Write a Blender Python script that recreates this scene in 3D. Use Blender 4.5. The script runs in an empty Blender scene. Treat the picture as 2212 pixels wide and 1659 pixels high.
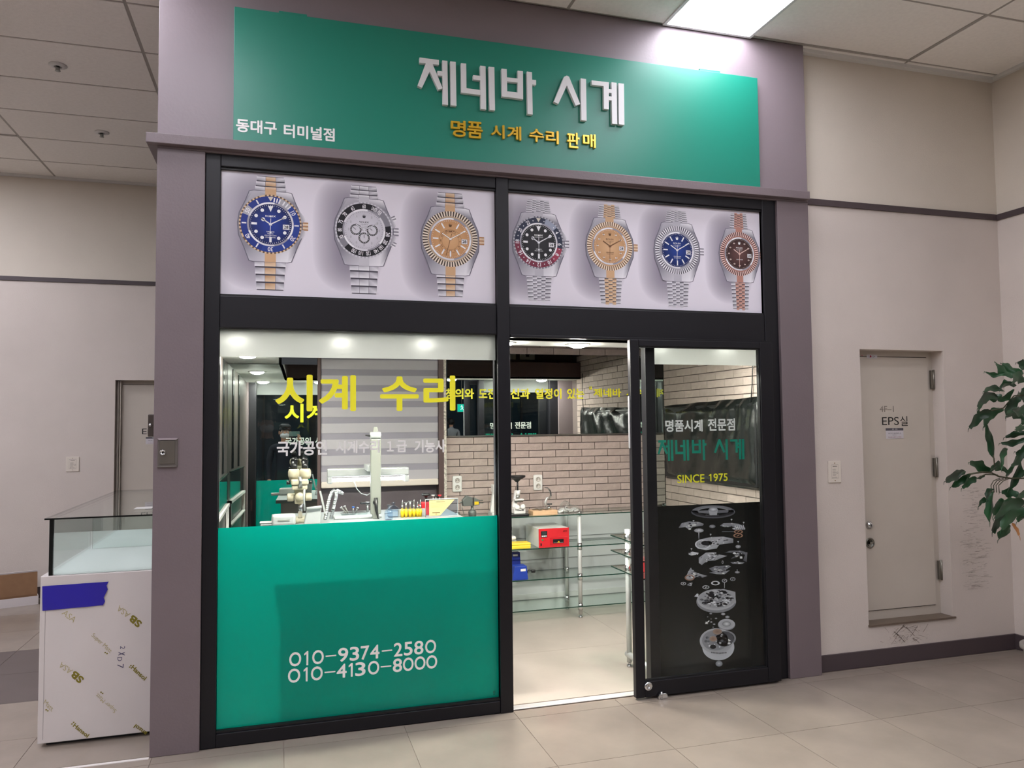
import bpy, bmesh, math, random
from mathutils import Vector, Matrix
random.seed(7)
C = bpy.context.scene.collection
SC = bpy.context.scene
W, H = 2212, 1659
# ------------------------------------------------------------ camera
CAM = Vector((0.41729, -4.10775, 1.56850)); YAW, PIT, ROL, FPX = 0.291187, 0.0512023, -0.0103835, 1665.75
_f = Vector((math.sin(YAW)*math.cos(PIT), math.cos(YAW)*math.cos(PIT), math.sin(PIT)))
_r = Vector((math.cos(YAW), -math.sin(YAW), 0)); _u = _r.cross(_f)
_r = _r*math.cos(ROL) + _u*math.sin(ROL); _u = _r.cross(_f)
cd = bpy.data.cameras.new('camera'); cam = bpy.data.objects.new('camera', cd); C.objects.link(cam)
cd.sensor_width = 36; cd.lens = 36*FPX/W; cd.clip_start = 0.01; cd.clip_end = 100
m = Matrix.Identity(4)
for i, v in enumerate((_r, _u, -_f)):
    for j in range(3): m[j][i] = v[j]
m.translation = CAM
cam.matrix_world = m
SC.camera = cam
# ------------------------------------------------------------ world, exposure
wd = bpy.data.worlds.new('world'); SC.world = wd; wd.use_nodes = True
wd.node_tree.nodes['Background'].inputs[0].default_value = (0.9, 0.92, 1, 1)
wd.node_tree.nodes['Background'].inputs[1].default_value = 0.05
SC.view_settings.view_transform = 'Standard'; SC.view_settings.look = 'None'
SC.view_settings.gamma = 1; SC.view_settings.use_curve_mapping = False
SC.view_settings.exposure = 0.16
SC.cycles.use_denoising = True
SC.cycles.max_bounces = 9; SC.cycles.diffuse_bounces = 4; SC.cycles.glossy_bounces = 5
SC.cycles.transmission_bounces = 6; SC.cycles.transparent_max_bounces = 24
SC.cycles.sample_clamp_indirect = 6; SC.cycles.caustics_reflective = False; SC.cycles.caustics_refractive = False
PANEL_W = 19.0      # radiance of the corridor light panels
DOWN_W = 520.0       # radiance of the shop downlights
TUBE_W = 38.0       # radiance of the desk lamp tube

def at(px, py, ax, v):
    """the point on the plane ax = v that photo pixel (px, py) shows"""
    d = _f + _r*((px-W/2)/FPX) - _u*((py-H/2)/FPX)
    i = 'xyz'.index(ax)
    return CAM + d*((v-CAM[i])/d[i])

def lin(c):
    if isinstance(c, str):
        c = [int(c[i:i+2], 16)/255 for i in (0, 2, 4)]
    return tuple(x/12.92 if x <= .04045 else ((x+.055)/1.055)**2.4 for x in c) + (1,)

# ------------------------------------------------------------ materials
_M = {}
def mat(name, col='808080', rough=.5, metal=0, noise=0, nscale=20, bump=0, bscale=60, spec=.5, rnd=0, emit=0, coat=0):
    if name in _M: return _M[name]
    m = bpy.data.materials.new(name); m.use_nodes = True; _M[name] = m
    nt = m.node_tree; b = nt.nodes['Principled BSDF']; N = nt.nodes.new; L = nt.links.new
    c = lin(col)
    b.inputs['Base Color'].default_value = c; b.inputs['Roughness'].default_value = rough
    b.inputs['Metallic'].default_value = metal; b.inputs['Specular IOR Level'].default_value = spec
    b.inputs['Coat Weight'].default_value = coat
    if emit:
        b.inputs['Emission Color'].default_value = c; b.inputs['Emission Strength'].default_value = emit
    if noise or bump or rnd:
        tc = N('ShaderNodeTexCoord')
        last = None
        if noise:
            n = N('ShaderNodeTexNoise'); n.inputs['Scale'].default_value = nscale; n.inputs['Detail'].default_value = 6
            L(tc.outputs['Object'], n.inputs['Vector'])
            mr = N('ShaderNodeMapRange'); mr.inputs[1].default_value = .3; mr.inputs[2].default_value = .7
            mr.inputs[3].default_value = 1-noise; mr.inputs[4].default_value = 1+noise
            L(n.outputs['Fac'], mr.inputs[0]); last = mr.outputs[0]
        if rnd:
            oi = N('ShaderNodeObjectInfo'); mr2 = N('ShaderNodeMapRange')
            mr2.inputs[3].default_value = 1-rnd; mr2.inputs[4].default_value = 1+rnd
            L(oi.outputs['Random'], mr2.inputs[0])
            if last:
                mm = N('ShaderNodeMath'); mm.operation = 'MULTIPLY'; L(last, mm.inputs[0]); L(mr2.outputs[0], mm.inputs[1]); last = mm.outputs[0]
            else: last = mr2.outputs[0]
        if last:
            vm = N('ShaderNodeVectorMath'); vm.operation = 'SCALE'; vm.inputs[0].default_value = c[:3]
            L(last, vm.inputs['Scale']); L(vm.outputs[0], b.inputs['Base Color'])
        if bump:
            n2 = N('ShaderNodeTexNoise'); n2.inputs['Scale'].default_value = bscale; n2.inputs['Detail'].default_value = 4
            L(tc.outputs['Object'], n2.inputs['Vector'])
            bp = N('ShaderNodeBump'); bp.inputs['Strength'].default_value = bump; bp.inputs['Distance'].default_value = .01
            L(n2.outputs['Fac'], bp.inputs['Height']); L(bp.outputs[0], b.inputs['Normal'])
    return m

def lamp_mat(name, col, e):
    if name in _M: return _M[name]
    m = bpy.data.materials.new(name); m.use_nodes = True; _M[name] = m
    nt = m.node_tree; nt.nodes.clear()
    o = nt.nodes.new('ShaderNodeOutputMaterial'); em = nt.nodes.new('ShaderNodeEmission')
    em.inputs[0].default_value = lin(col); em.inputs[1].default_value = e
    nt.links.new(em.outputs[0], o.inputs[0]); return m

def glass_mat(name, tint=(.96, .985, .97), ior=1.45, rough=0.0, refl=1.0):
    """thin clear sheet: sees straight through, reflects by Fresnel"""
    if name in _M: return _M[name]
    m = bpy.data.materials.new(name); m.use_nodes = True; _M[name] = m
    nt = m.node_tree; nt.nodes.clear(); N = nt.nodes.new; L = nt.links.new
    o = N('ShaderNodeOutputMaterial'); t = N('ShaderNodeBsdfTransparent'); g = N('ShaderNodeBsdfGlossy')
    t.inputs[0].default_value = tint + (1,); g.inputs['Roughness'].default_value = rough
    g.inputs[0].default_value = (refl, refl, refl, 1)
    lw = N('ShaderNodeLayerWeight'); lw.inputs[0].default_value = .5; f0 = ((ior-1)/(ior+1))**2
    pw = N('ShaderNodeMath'); pw.operation = 'POWER'; L(lw.outputs['Facing'], pw.inputs[0]); pw.inputs[1].default_value = 5
    fm = N('ShaderNodeMath'); fm.operation = 'MULTIPLY_ADD'; L(pw.outputs[0], fm.inputs[0]); fm.inputs[1].default_value = 1-f0; fm.inputs[2].default_value = f0
    mx = N('ShaderNodeMixShader'); L(fm.outputs[0], mx.inputs[0]); L(t.outputs[0], mx.inputs[1]); L(g.outputs[0], mx.inputs[2])
    L(mx.outputs[0], o.inputs[0]); return m

def film_mat(name, col, trans=.5, gloss=.08, clear=0.0, tcol=None, refr=0.0):
    """vinyl film stuck on glass: part diffuse, part translucent"""
    if name in _M: return _M[name]
    m = bpy.data.materials.new(name); m.use_nodes = True; _M[name] = m
    nt = m.node_tree; nt.nodes.clear(); N = nt.nodes.new; L = nt.links.new
    o = N('ShaderNodeOutputMaterial'); d = N('ShaderNodeBsdfDiffuse'); t = N('ShaderNodeBsdfTranslucent')
    d.inputs[0].default_value = lin(col); t.inputs[0].default_value = lin(tcol or col)
    a = N('ShaderNodeMixShader'); a.inputs[0].default_value = trans; L(d.outputs[0], a.inputs[1]); L(t.outputs[0], a.inputs[2])
    last = a
    if refr:
        r = N('ShaderNodeBsdfRefraction'); r.inputs['IOR'].default_value = 1.4; r.inputs['Roughness'].default_value = .6
        r.inputs[0].default_value = lin(tcol or col)
        b2 = N('ShaderNodeMixShader'); b2.inputs[0].default_value = refr; L(last.outputs[0], b2.inputs[1]); L(r.outputs[0], b2.inputs[2]); last = b2
    g = N('ShaderNodeBsdfGlossy'); g.inputs['Roughness'].default_value = .12
    b = N('ShaderNodeMixShader'); b.inputs[0].default_value = gloss; L(last.outputs[0], b.inputs[1]); L(g.outputs[0], b.inputs[2])
    L(b.outputs[0], o.inputs[0]); return m

def print_mat():
    if 'print' in _M: return _M['print']
    m = bpy.data.materials.new('printed_ink'); m.use_nodes = True; _M['print'] = m
    nt = m.node_tree; b = nt.nodes['Principled BSDF']; a = nt.nodes.new('ShaderNodeAttribute'); a.attribute_name = 'ink'
    nt.links.new(a.outputs['Color'], b.inputs['Base Color']); b.inputs['Roughness'].default_value = .45
    b.inputs['Specular IOR Level'].default_value = .3
    return m

# ------------------------------------------------------------ mesh helpers
class MB:
    def __init__(s): s.v = []; s.f = []; s.mi = []; s.k = 0; s.sm = []
    def m(s, k): s.k = k; return s
    def add(s, vs, fs, smooth=False):
        o = len(s.v); s.v += [tuple(v) for v in vs]
        for f in fs: s.f.append([i+o for i in f]); s.mi.append(s.k); s.sm.append(smooth)
        return s
    def box(s, x0, x1, y0, y1, z0, z1):
        if x0 > x1: x0, x1 = x1, x0
        if y0 > y1: y0, y1 = y1, y0
        if z0 > z1: z0, z1 = z1, z0
        vs = [(x, y, z) for z in (z0, z1) for y in (y0, y1) for x in (x0, x1)]
        return s.add(vs, [(0, 2, 3, 1), (4, 5, 7, 6), (0, 1, 5, 4), (2, 6, 7, 3), (0, 4, 6, 2), (1, 3, 7, 5)])
    def obox(s, c, ax, ay, az):
        c, ax, ay, az = map(Vector, (c, ax, ay, az))
        vs = [c+ax*i+ay*j+az*k for k in (-1, 1) for j in (-1, 1) for i in (-1, 1)]
        return s.add(vs, [(0, 2, 3, 1), (4, 5, 7, 6), (0, 1, 5, 4), (2, 6, 7, 3), (0, 4, 6, 2), (1, 3, 7, 5)])
    def quad(s, a, b, c, d): return s.add([a, b, c, d], [(0, 1, 2, 3)])
    def cyl(s, p0, p1, r0, r1=None, n=16, caps=True, smooth=True):
        r1 = r0 if r1 is None else r1
        p0, p1 = Vector(p0), Vector(p1); d = (p1-p0).normalized()
        a = d.orthogonal().normalized(); b = d.cross(a); vs = []
        for p, r in ((p0, r0), (p1, r1)):
            for i in range(n):
                t = 2*math.pi*i/n; vs.append(p+(a*math.cos(t)+b*math.sin(t))*r)
        s.add(vs, [(i, (i+1) % n, n+(i+1) % n, n+i) for i in range(n)], smooth)
        if caps:
            o = len(s.v)-2*n
            s.f.append([o+i for i in range(n)][::-1]); s.mi.append(s.k); s.sm.append(False)
            s.f.append([o+n+i for i in range(n)]); s.mi.append(s.k); s.sm.append(False)
        return s
    def tube(s, pts, r, n=8, caps=True):
        pts = [Vector(p) for p in pts]; rs = r if isinstance(r, (list, tuple)) else [r]*len(pts)
        vs = []; a = None
        for i, p in enumerate(pts):
            d = (pts[min(i+1, len(pts)-1)]-pts[max(i-1, 0)]).normalized()
            a = d.orthogonal().normalized() if a is None else (a-d*a.dot(d)).normalized()
            b = d.cross(a)
            for j in range(n):
                t = 2*math.pi*j/n; vs.append(p+(a*math.cos(t)+b*math.sin(t))*rs[i])
        fs = [(i*n+j, i*n+(j+1) % n, (i+1)*n+(j+1) % n, (i+1)*n+j) for i in range(len(pts)-1) for j in range(n)]
        if caps: fs += [tuple(range(n))[::-1], tuple((len(pts)-1)*n+j for j in range(n))]
        return s.add(vs, fs, True)
    def lathe(s, c, prof, n=24, axis='z', smooth=True):
        c = Vector(c); vs = []
        for r, h in prof:
            for i in range(n):
                t = 2*math.pi*i/n; x, y = r*math.cos(t), r*math.sin(t)
                vs.append(c+Vector({'z': (x, y, h), 'y': (x, h, y), 'x': (h, x, y)}[axis]))
        k = len(prof)
        fs = [(i*n+j, i*n+(j+1) % n, (i+1)*n+(j+1) % n, (i+1)*n+j) for i in range(k-1) for j in range(n)]
        fs += [tuple(range(n))[::-1], tuple((k-1)*n+j for j in range(n))]
        return s.add(vs, fs, smooth)
    def sph(s, c, rx, ry=None, rz=None, n=12):
        ry = ry or rx; rz = rz or rx
        o = len(s.v); k = n//2
        s.lathe((0, 0, 0), [(max(1e-4, math.sin(math.pi*i/k)), -math.cos(math.pi*i/k)) for i in range(k+1)], n)
        for i in range(o, len(s.v)):
            x, y, z = s.v[i]; s.v[i] = (c[0]+x*rx, c[1]+y*ry, c[2]+z*rz)
        return s
    def prism(s, poly, y0, y1, axis='y'):
        """polygon in the plane across the axis, swept from y0 to y1"""
        n = len(poly)
        def P(a, b, t): return {'y': (a, t, b), 'x': (t, a, b), 'z': (a, b, t)}[axis]
        vs = [P(a, b, y0) for a, b in poly]+[P(a, b, y1) for a, b in poly]
        fs = [tuple(range(n)), tuple(range(n, 2*n))[::-1]]+[(i, n+i, n+(i+1) % n, (i+1) % n) for i in range(n)]
        return s.add(vs, fs)
    def build(s, name, mats, parent=None, bevel=0, seg=2, **props):
        me = bpy.data.meshes.new(name); me.from_pydata(s.v, [], s.f)
        if not isinstance(mats, (list, tuple)): mats = [mats]
        for m in mats: me.materials.append(m)
        me.polygons.foreach_set('material_index', [min(k, len(mats)-1) for k in s.mi])
        me.polygons.foreach_set('use_smooth', s.sm)
        bm = bmesh.new(); bm.from_mesh(me); bmesh.ops.recalc_face_normals(bm, faces=bm.faces); bm.to_mesh(me); bm.free()
        me.update(); o = bpy.data.objects.new(name, me); C.objects.link(o)
        if bevel:
            b = o.modifiers.new('bevel', 'BEVEL'); b.width = bevel; b.segments = seg; b.limit_method = 'ANGLE'
        return fin(o, parent, props)

def fin(o, parent, props):
    if parent is not None: o.parent = parent; o.matrix_parent_inverse = parent.matrix_world.inverted()
    for k, v in props.items(): o[k] = v
    return o
def thing(name, label, cat, loc=(0, 0, 0), group=None):
    o = bpy.data.objects.new(name, None); C.objects.link(o); o.location = loc; o.empty_display_size = .05
    o['label'] = label; o['category'] = cat
    if group: o['group'] = group
    o.matrix_world = Matrix.Translation(loc)
    return o
def struct(o): o['kind'] = 'structure'; return o

# ------------------------------------------------------------ lettering
def glyphs(s, bold=0.0, extrude=0.0, space=1.0):
    c = bpy.data.curves.new('lettering', 'FONT'); c.body = s; c.extrude = extrude; c.space_character = space
    c.resolution_u = 4
    o = bpy.data.objects.new('lettering', c); C.objects.link(o)
    dg = bpy.context.evaluated_depsgraph_get()
    me = bpy.data.meshes.new_from_object(o.evaluated_get(dg))
    vs = [v.co.copy() for v in me.vertices]; fs = [list(p.vertices) for p in me.polygons]
    bpy.data.objects.remove(o); bpy.data.curves.remove(c); bpy.data.meshes.remove(me)
    if bold:      # heavier weight: the outline repeated a little to each side
        v0, f0 = vs, fs; vs, fs = [], []
        for k in range(8):
            a = k*math.pi/4; o_ = len(vs); vs += [Vector((v.x+bold*math.cos(a), v.y+bold*math.sin(a), v.z+k*(.004 if extrude else .00005))) for v in v0]; fs += [[i+o_ for i in q] for q in f0]
    return vs, fs
def norm(vs):
    x0 = min(v.x for v in vs); x1 = max(v.x for v in vs); y0 = min(v.y for v in vs); y1 = max(v.y for v in vs)
    return [((v.x-x0)/(x1-x0), (v.y-y0)/(y1-y0), v.z) for v in vs]
def text(name, s, x0, x1, z0, z1, y, mats, parent=None, bold=0.0, depth=0.0, space=1.0, **props):
    vs, fs = glyphs(s, bold, 0.5 if depth else 0, space); mb = MB()
    mb.add([(x0+(x1-x0)*a, y-depth*(c+.5) if depth else y-c, z0+(z1-z0)*b) for a, b, c in norm(vs)], fs)
    return mb.build(name, mats, parent, **props)
def text_quad(name, s, tl, tr, bl, mats, parent=None, bold=0.0, space=1.0, **props):
    """flat lettering spanned by its top-left, top-right and bottom-left corners"""
    vs, fs = glyphs(s, bold, 0, space); tl, tr, bl = Vector(tl), Vector(tr), Vector(bl); mb = MB()
    mb.add([bl+(tr-tl)*a+(tl-bl)*b-Vector((0, c, 0)) for a, b, c in norm(vs)], fs)
    return mb.build(name, mats, parent, **props)

# flat coloured print: polygons with ink colours on a plane facing the viewer (-y)
class Ink:
    def __init__(s, y, step=.00012): s.y = y; s.st = step; s.v = []; s.f = []; s.c = []; s.map = None
    def poly(s, pts, col, layer=0):
        o = len(s.v)
        if s.map: pts = [s.map(*p) for p in pts]
        for p in pts: s.v.append((p[0], s.y-layer*s.st, p[1]))
        s.f.append(list(range(o, o+len(pts))))
        cols = col if isinstance(col, list) else [col]*len(pts)
        s.c += [lin(c) for c in cols]
    def rect(s, x0, x1, z0, z1, col, layer=0): s.poly([(x0, z0), (x1, z0), (x1, z1), (x0, z1)], col, layer)
    def ell(s, cx, cz, rx, rz, col, layer=0, n=28, edge=None, a0=0, a1=2*math.pi):
        pts = [(cx+rx*math.cos(a0+(a1-a0)*i/n), cz+rz*math.sin(a0+(a1-a0)*i/n)) for i in range(n+(0 if a1-a0 > 6.28 else 1))]
        if edge is None: s.poly(pts, col, layer)
        else:
            for i in range(len(pts)): s.poly([(cx, cz), pts[i], pts[(i+1) % len(pts)]], [col, edge, edge], layer)
    def ring(s, cx, cz, r0, r1, cols, layer=0, n=60, k=1.0):
        for i in range(n):
            a, b = 2*math.pi*i/n, 2*math.pi*(i+1)/n
            c = cols(i/n) if callable(cols) else cols[i % len(cols)] if isinstance(cols, (list, tuple)) else cols
            s.poly([(cx+r0*math.cos(a), cz+k*r0*math.sin(a)), (cx+r1*math.cos(a), cz+k*r1*math.sin(a)),
                    (cx+r1*math.cos(b), cz+k*r1*math.sin(b)), (cx+r0*math.cos(b), cz+k*r0*math.sin(b))], c, layer)
    def bar(s, cx, cz, ang, r0, r1, w, col, layer=0, w1=None):
        d = (math.sin(ang), math.cos(ang)); n = (d[1], -d[0]); w1 = w if w1 is None else w1
        s.poly([(cx+d[0]*r0+n[0]*w/2, cz+d[1]*r0+n[1]*w/2), (cx+d[0]*r1+n[0]*w1/2, cz+d[1]*r1+n[1]*w1/2),
                (cx+d[0]*r1-n[0]*w1/2, cz+d[1]*r1-n[1]*w1/2), (cx+d[0]*r0-n[0]*w/2, cz+d[1]*r0-n[1]*w/2)], col, layer)
    def txt(s, t, cx, cz, w, h, col, layer=0, ang=0, bold=0.0):
        vs, fs = glyphs(t, bold); vs = norm(vs); o = len(s.v); ca, sa = math.cos(ang), math.sin(ang)
        for f in fs:
            p = []
            for i in f:
                a = (vs[i][0]-.5)*w; b = (vs[i][1]-.5)*h; p.append((cx+a*ca-b*sa, cz+a*sa+b*ca))
            s.poly(p, col, layer+vs[f[0]][2]*2300)
    def build(s, name, parent=None, mats=None, **props):
        me = bpy.data.meshes.new(name); me.from_pydata(s.v, [], s.f); me.materials.append(mats or print_mat())
        at_ = me.color_attributes.new('ink', 'FLOAT_COLOR', 'CORNER')
        flat = []
        for f in s.f:
            for i in f: flat += s.c[i]
        at_.data.foreach_set('color', flat); me.update()
        o = bpy.data.objects.new(name, me); C.objects.link(o); return fin(o, parent, props)
# ------------------------------------------------------------ palette
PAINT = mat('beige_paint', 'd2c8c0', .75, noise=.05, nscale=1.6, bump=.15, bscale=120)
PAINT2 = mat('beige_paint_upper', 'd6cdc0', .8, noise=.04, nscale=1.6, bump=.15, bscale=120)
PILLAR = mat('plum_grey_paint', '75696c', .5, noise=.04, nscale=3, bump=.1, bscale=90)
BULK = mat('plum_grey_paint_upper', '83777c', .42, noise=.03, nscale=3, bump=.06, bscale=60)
STRIPE = mat('dark_plum_trim', '4a3f42', .55)
FRAME = mat('black_aluminium', '141318', .42, bump=.03, bscale=300, spec=.35)
FRAME2 = mat('black_aluminium_lip', '101013', .5)
CEILT = mat('ceiling_board', 'fbf8f3', .9, bump=.25, bscale=220, noise=.03, nscale=40)
TBAR = mat('ceiling_tee', 'a8a49e', .6)
TILE = mat('porcelain_tile', '91867b', .2, noise=.09, nscale=3.2, rnd=.035, bump=.04, bscale=40, spec=.5)
TILEI = mat('porcelain_tile_shop_lit', 'aea59b', .3, noise=.08, nscale=3, bump=.03, bscale=40)  # same tile as outside; the brighter shop light is put into its colour
TILED = mat('dark_porcelain_tile', '5e5453', .35, noise=.07, nscale=4)
GROUT = mat('grout', '86796e', .8)
WHITE = mat('white_board', 'ded8d4', .45)
CREAM = mat('cream_paint', 'c5bcb0', .5, noise=.025, nscale=4)
CHROME = mat('chrome', 'd8dadc', .16, 1)
STEEL = mat('brushed_steel', 'a8aaa6', .35, 1)
ALU = mat('satin_aluminium', 'd2d5d3', .42, .4)
WPB = mat('bench_white_plastic', 'a6a9a8', .35)
WPLAS = mat('white_plastic', 'dededa', .35)
CPLAS = mat('cream_plastic', 'b1aa94', .35)
GPLAS = mat('grey_plastic', '83857d', .4)
BPLAS = mat('black_plastic', '17181a', .35)
MIRROR = mat('mirror_silver', 'd4dcd8', .0, 1)
GLASS = glass_mat('window_glass', (.965, .985, .975), refl=.6)
SHELFG = glass_mat('shelf_glass', (.93, .975, .96), 1.5)
CASEG = glass_mat('case_glass', (.955, .985, .975), 1.45)
EDGE = mat('glass_edge_green', '12362c', .15)
EDGEB = mat('glass_edge_dark', '0c100f', .2)
GREEN = mat('sign_green', '14816c', .36, spec=.5, bump=.02, bscale=200)
INKW = mat('white_vinyl', 'f2f2f0', .4); INKY = mat('yellow_vinyl', 'fff830', .45)
INKG = mat('green_vinyl', '068f78', .45); INKK = mat('black_vinyl', '111111', .5)
GOLD = mat('gold_acrylic', 'd9ae2c', .25, .3); LETW = mat('white_acrylic', 'e2e2e2', .35)
RED = mat('red_paint', 'c8242c', .4); BLUE = mat('blue_plastic', '1f3c9c', .4); YEL = mat('yellow_plastic', 'e8c21a', .4)
BRICK = mat('clay_brick', 'b1a19a', .85, noise=.07, nscale=25, rnd=.10, bump=.3, bscale=90)
MORTAR = mat('brick_joint', '5e5351', .9)
BROWN = mat('brown_laminate', '4a3634', .5); DARKW = mat('dark_wall_tile', '5b5357', .35, noise=.08, nscale=12)
ZC, XL, XR = 3.964, -.175, 3.617
def piece(name, me, loc, parent, **props):
    o = bpy.data.objects.new(name, me); C.objects.link(o); o.location = loc
    return fin(o, parent, props)
_T = {}
def tilemesh(w, d, h, m, kind, up=1):
    k = (round(w, 3), round(d, 3), h, m.name)
    if k not in _T:
        o = MB().box(-w/2, w/2, -d/2, d/2, -h if up > 0 else 0, 0 if up > 0 else h).build(kind, m)
        _T[k] = o.data; bpy.data.objects.remove(o)
    return _T[k]
# ------------------------------------------------------------ floor
fl = struct(MB().box(-9, 12, -14.6, 4.2, -.12, -.003).build('floor', GROUT))
fl['label'] = 'beige porcelain tiled floor'
def tiles(xs, ys, gap=.003, m=TILE, dark=None):
    for a, b in zip(xs[:-1], xs[1:]):
        for c, d in zip(ys[:-1], ys[1:]):
            mm = TILED if dark and dark(.5*(a+b), .5*(c+d)) else m
            piece('tile', tilemesh(b-a-gap, d-c-gap, .003, mm, 'tile'), ((a+b)/2, (c+d)/2, 0), fl)
gx = [.438+.6*k for k in range(-6, 9)]
tiles(gx, [-4.3+.6*k for k in range(0, 8)]+[.0])
tiles([g for g in gx if g < -.2]+[-.162], [0, .43, 1.03, 1.63, 2.21, 2.81, 3.41, 4.1], dark=lambda x, y: 1.03 < y < 2.21)
tiles([.045, .438, 1.638, 2.838, 3.55], [.1, 1.0, 2.14], gap=.002, m=TILEI)
MB().box(-9, 12, -14.6, -4.31, -.003, 0).build('tiled_field', TILE, fl, kind='stuff')
MB().box(-9, -3.17, -4.31, 4.1, -.003, 0).build('tiled_field', TILE, fl, kind='stuff')
MB().box(5.245, 12, -4.31, 0, -.003, 0).build('tiled_field', TILE, fl, kind='stuff')
th = struct(MB().box(1.64, 2.5, .02, .075, 0, .006).build('trim_1', mat('threshold_steel', 'e6e4e2', .4, .5), bevel=.002)); th['label'] = 'steel threshold strip across the open doorway'
th = struct(MB().box(-2.2, -.176, -.035, -.015, 0, .003).build('trim_2', WHITE)); th['label'] = 'white strip on the floor left of the pillar'
# ------------------------------------------------------------ ceiling
ce = struct(MB().box(-9, 12, -14.6, 4.2, ZC+.012, ZC+.12).build('ceiling', CEILT)); ce['label'] = 'suspended ceiling of pale mineral boards'
cx = [3.22+1.22*k for k in range(-6, 2)]+[5.23]; cy = [-3.69+.61*k for k in range(0, 13)]+[4.12]
LIGHTS = {(1, 5): (2.61, 3.22), (-3, 5): (-.90, -.29), (1, 1): (2.61, 3.22), (-2, 1): (-.44, .17), (-5, 5): (-3.49, -2.88), (-5, 7): (-3.49, -2.88), (-4, 7): (-2.86, -2.25), (-4, 10): (-2.86, -2.25), (-5, 10): (-3.49, -2.88), (-2, 3): (-.44, .17), (1, 3): (2.61, 3.22), (-5, 3): (-3.49, -2.88), (-5, 1): (-3.49, -2.88)}  # out-of-frame panels on the left: more added to brighten the recess
PAN = lamp_mat('light_panel_diffuser', 'f6f5ff', PANEL_W)
LF = mat('light_frame_white', 'dcdcda', .4)
def panel(x0, x1, y0, y1, vis):
    if vis:
        t = thing('ceiling_light', 'square white light panel set in the ceiling above the green signboard', 'light', ((x0+x1)/2, (y0+y1)/2, ZC))
        p = t
    else: p = ce
    f = MB()
    for a in ((x0, x1, y0, y0+.02), (x0, x1, y1-.02, y1), (x0, x0+.02, y0+.02, y1-.02), (x1-.02, x1, y0+.02, y1-.02)): f.box(*a, ZC-.006, ZC+.01)
    f.build('light_frame', LF, p)
    MB().box(x0+.02, x1-.02, y0+.02, y1-.02, ZC-.002, ZC+.008).build('light_diffuser', PAN, p)
for i in range(len(cx)-1):
    for j in range(len(cy)-1):
        x0, x1, y0, y1 = cx[i], cx[i+1], cy[j], cy[j+1]
        if XL-.0 < x0 and x1 < XR and y0 > 0: continue
        k = (i-5, j)
        if k in LIGHTS:
            a, b = LIGHTS[k]; panel(a, b, y0, y1, k == (1, 5))
            if a-x0 > .1: piece('ceiling_board', tilemesh(a-x0-.02, y1-y0-.02, .01, CEILT, 'ceiling_board', -1), ((x0+a)/2, (y0+y1)/2, ZC+.004), ce)
            continue
        piece('ceiling_board', tilemesh(x1-x0-.02, y1-y0-.02, .01, CEILT, 'ceiling_board', -1), ((x0+x1)/2, (y0+y1)/2, ZC+.004), ce)
for x in cx: MB().box(x-.011, x+.011, -3.7, 4.1, ZC+.0075, ZC+.013).build('tee_bar', TBAR, ce)
for y in cy: MB().box(-4.1, 5.23, y-.011, y+.011, ZC+.0085, ZC+.013).build('tee_bar', TBAR, ce)
for y in (-4.6, -6.4, -8.6, -11.4):  # unseen hall panels, more of them added to raise the ambient light
    for x in (-6.2, -3.2, -.14, 2.91, 6, 9): panel(x-.3, x+.3, y-.3, y+.3, False)
for x, y in ((7.6, -2.5), (-6.2, -1.5), (-6.2, 1.5), (-6.2, 3.2)): panel(x-.3, x+.3, y-.3, y+.3, False)  # further unseen panels added at the sides for ambient light
for n, p in (('sprinkler head with its white ring in the ceiling board nearest the viewer', (125, 141)), ('sprinkler head with its white ring in the ceiling further back, above the left wall', (220, 286))):
    q = at(*p, 'z', ZC+.003); t = thing('sprinkler', 'small '+n, 'sprinkler', q)
    MB().lathe(q, [(.055, .0), (.055, -.004), (.03, -.012), (.022, -.012), (.022, 0)], 20).build('ring', LF, t)
    MB().lathe(q+Vector((0, 0, -.006)), [(.012, 0), (.014, -.02), (.01, -.028), (.017, -.03), (.017, -.033)], 12).build('nozzle', STEEL, t)
# ------------------------------------------------------------ walls
def wbox(name, m, boxes, label, **k):
    b = MB()
    for x in boxes: b.box(*x)
    o = struct(b.build(name, m, **k)); o['label'] = label; return o
YF = -.02
wf = wbox('wall_front', PILLAR, [(XL, .046, YF, .12, 0, 2.95), (3.388, XR, YF, .12, 0, 2.95)], 'plum grey pillars either side of the shop front', bevel=.003)
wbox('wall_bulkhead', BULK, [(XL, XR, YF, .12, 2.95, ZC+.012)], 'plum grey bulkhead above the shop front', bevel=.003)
wbox('wall_shop_side', PILLAR, [(XL, -.02, .12, 2.4, 0, ZC+.01)], 'outer left side of the shop')
NX0, NX1, NZ0, NZ1 = 4.024, 4.712, .245, 2.033
WR = [(XR, NX0, .04, .2, 0, 2.97), (NX1, 5.4, .04, .2, 0, 2.97), (NX0, NX1, .04, .2, 0, NZ0), (NX0, NX1, .04, .2, NZ1, 2.97)]
wbox('wall_right', PAINT, WR, 'beige wall right of the shop')
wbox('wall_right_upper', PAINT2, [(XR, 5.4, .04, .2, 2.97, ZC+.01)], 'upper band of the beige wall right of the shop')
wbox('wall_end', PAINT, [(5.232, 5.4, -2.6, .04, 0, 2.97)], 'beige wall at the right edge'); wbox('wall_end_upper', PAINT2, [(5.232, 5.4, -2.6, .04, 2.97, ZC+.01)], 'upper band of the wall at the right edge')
YB = 4.1; dx0 = at(247, 900, 'y', YB).x; dx1 = dx0+.69; dztop = 2.03
wbox('wall_back', PAINT, [(-9, dx0, YB, YB+.15, 0, 2.97), (dx1, XL+.02, YB, YB+.15, 0, 2.97), (dx0, dx1, YB, YB+.15, dztop, 2.97), (dx0, dx1, YB, YB+.15, 0, .24)], 'beige wall at the back of the left recess')
wbox('wall_back_upper', PAINT2, [(-9, XL+.02, YB, YB+.15, 2.97, ZC+.01)], 'upper band of the back wall in the left recess')
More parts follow.
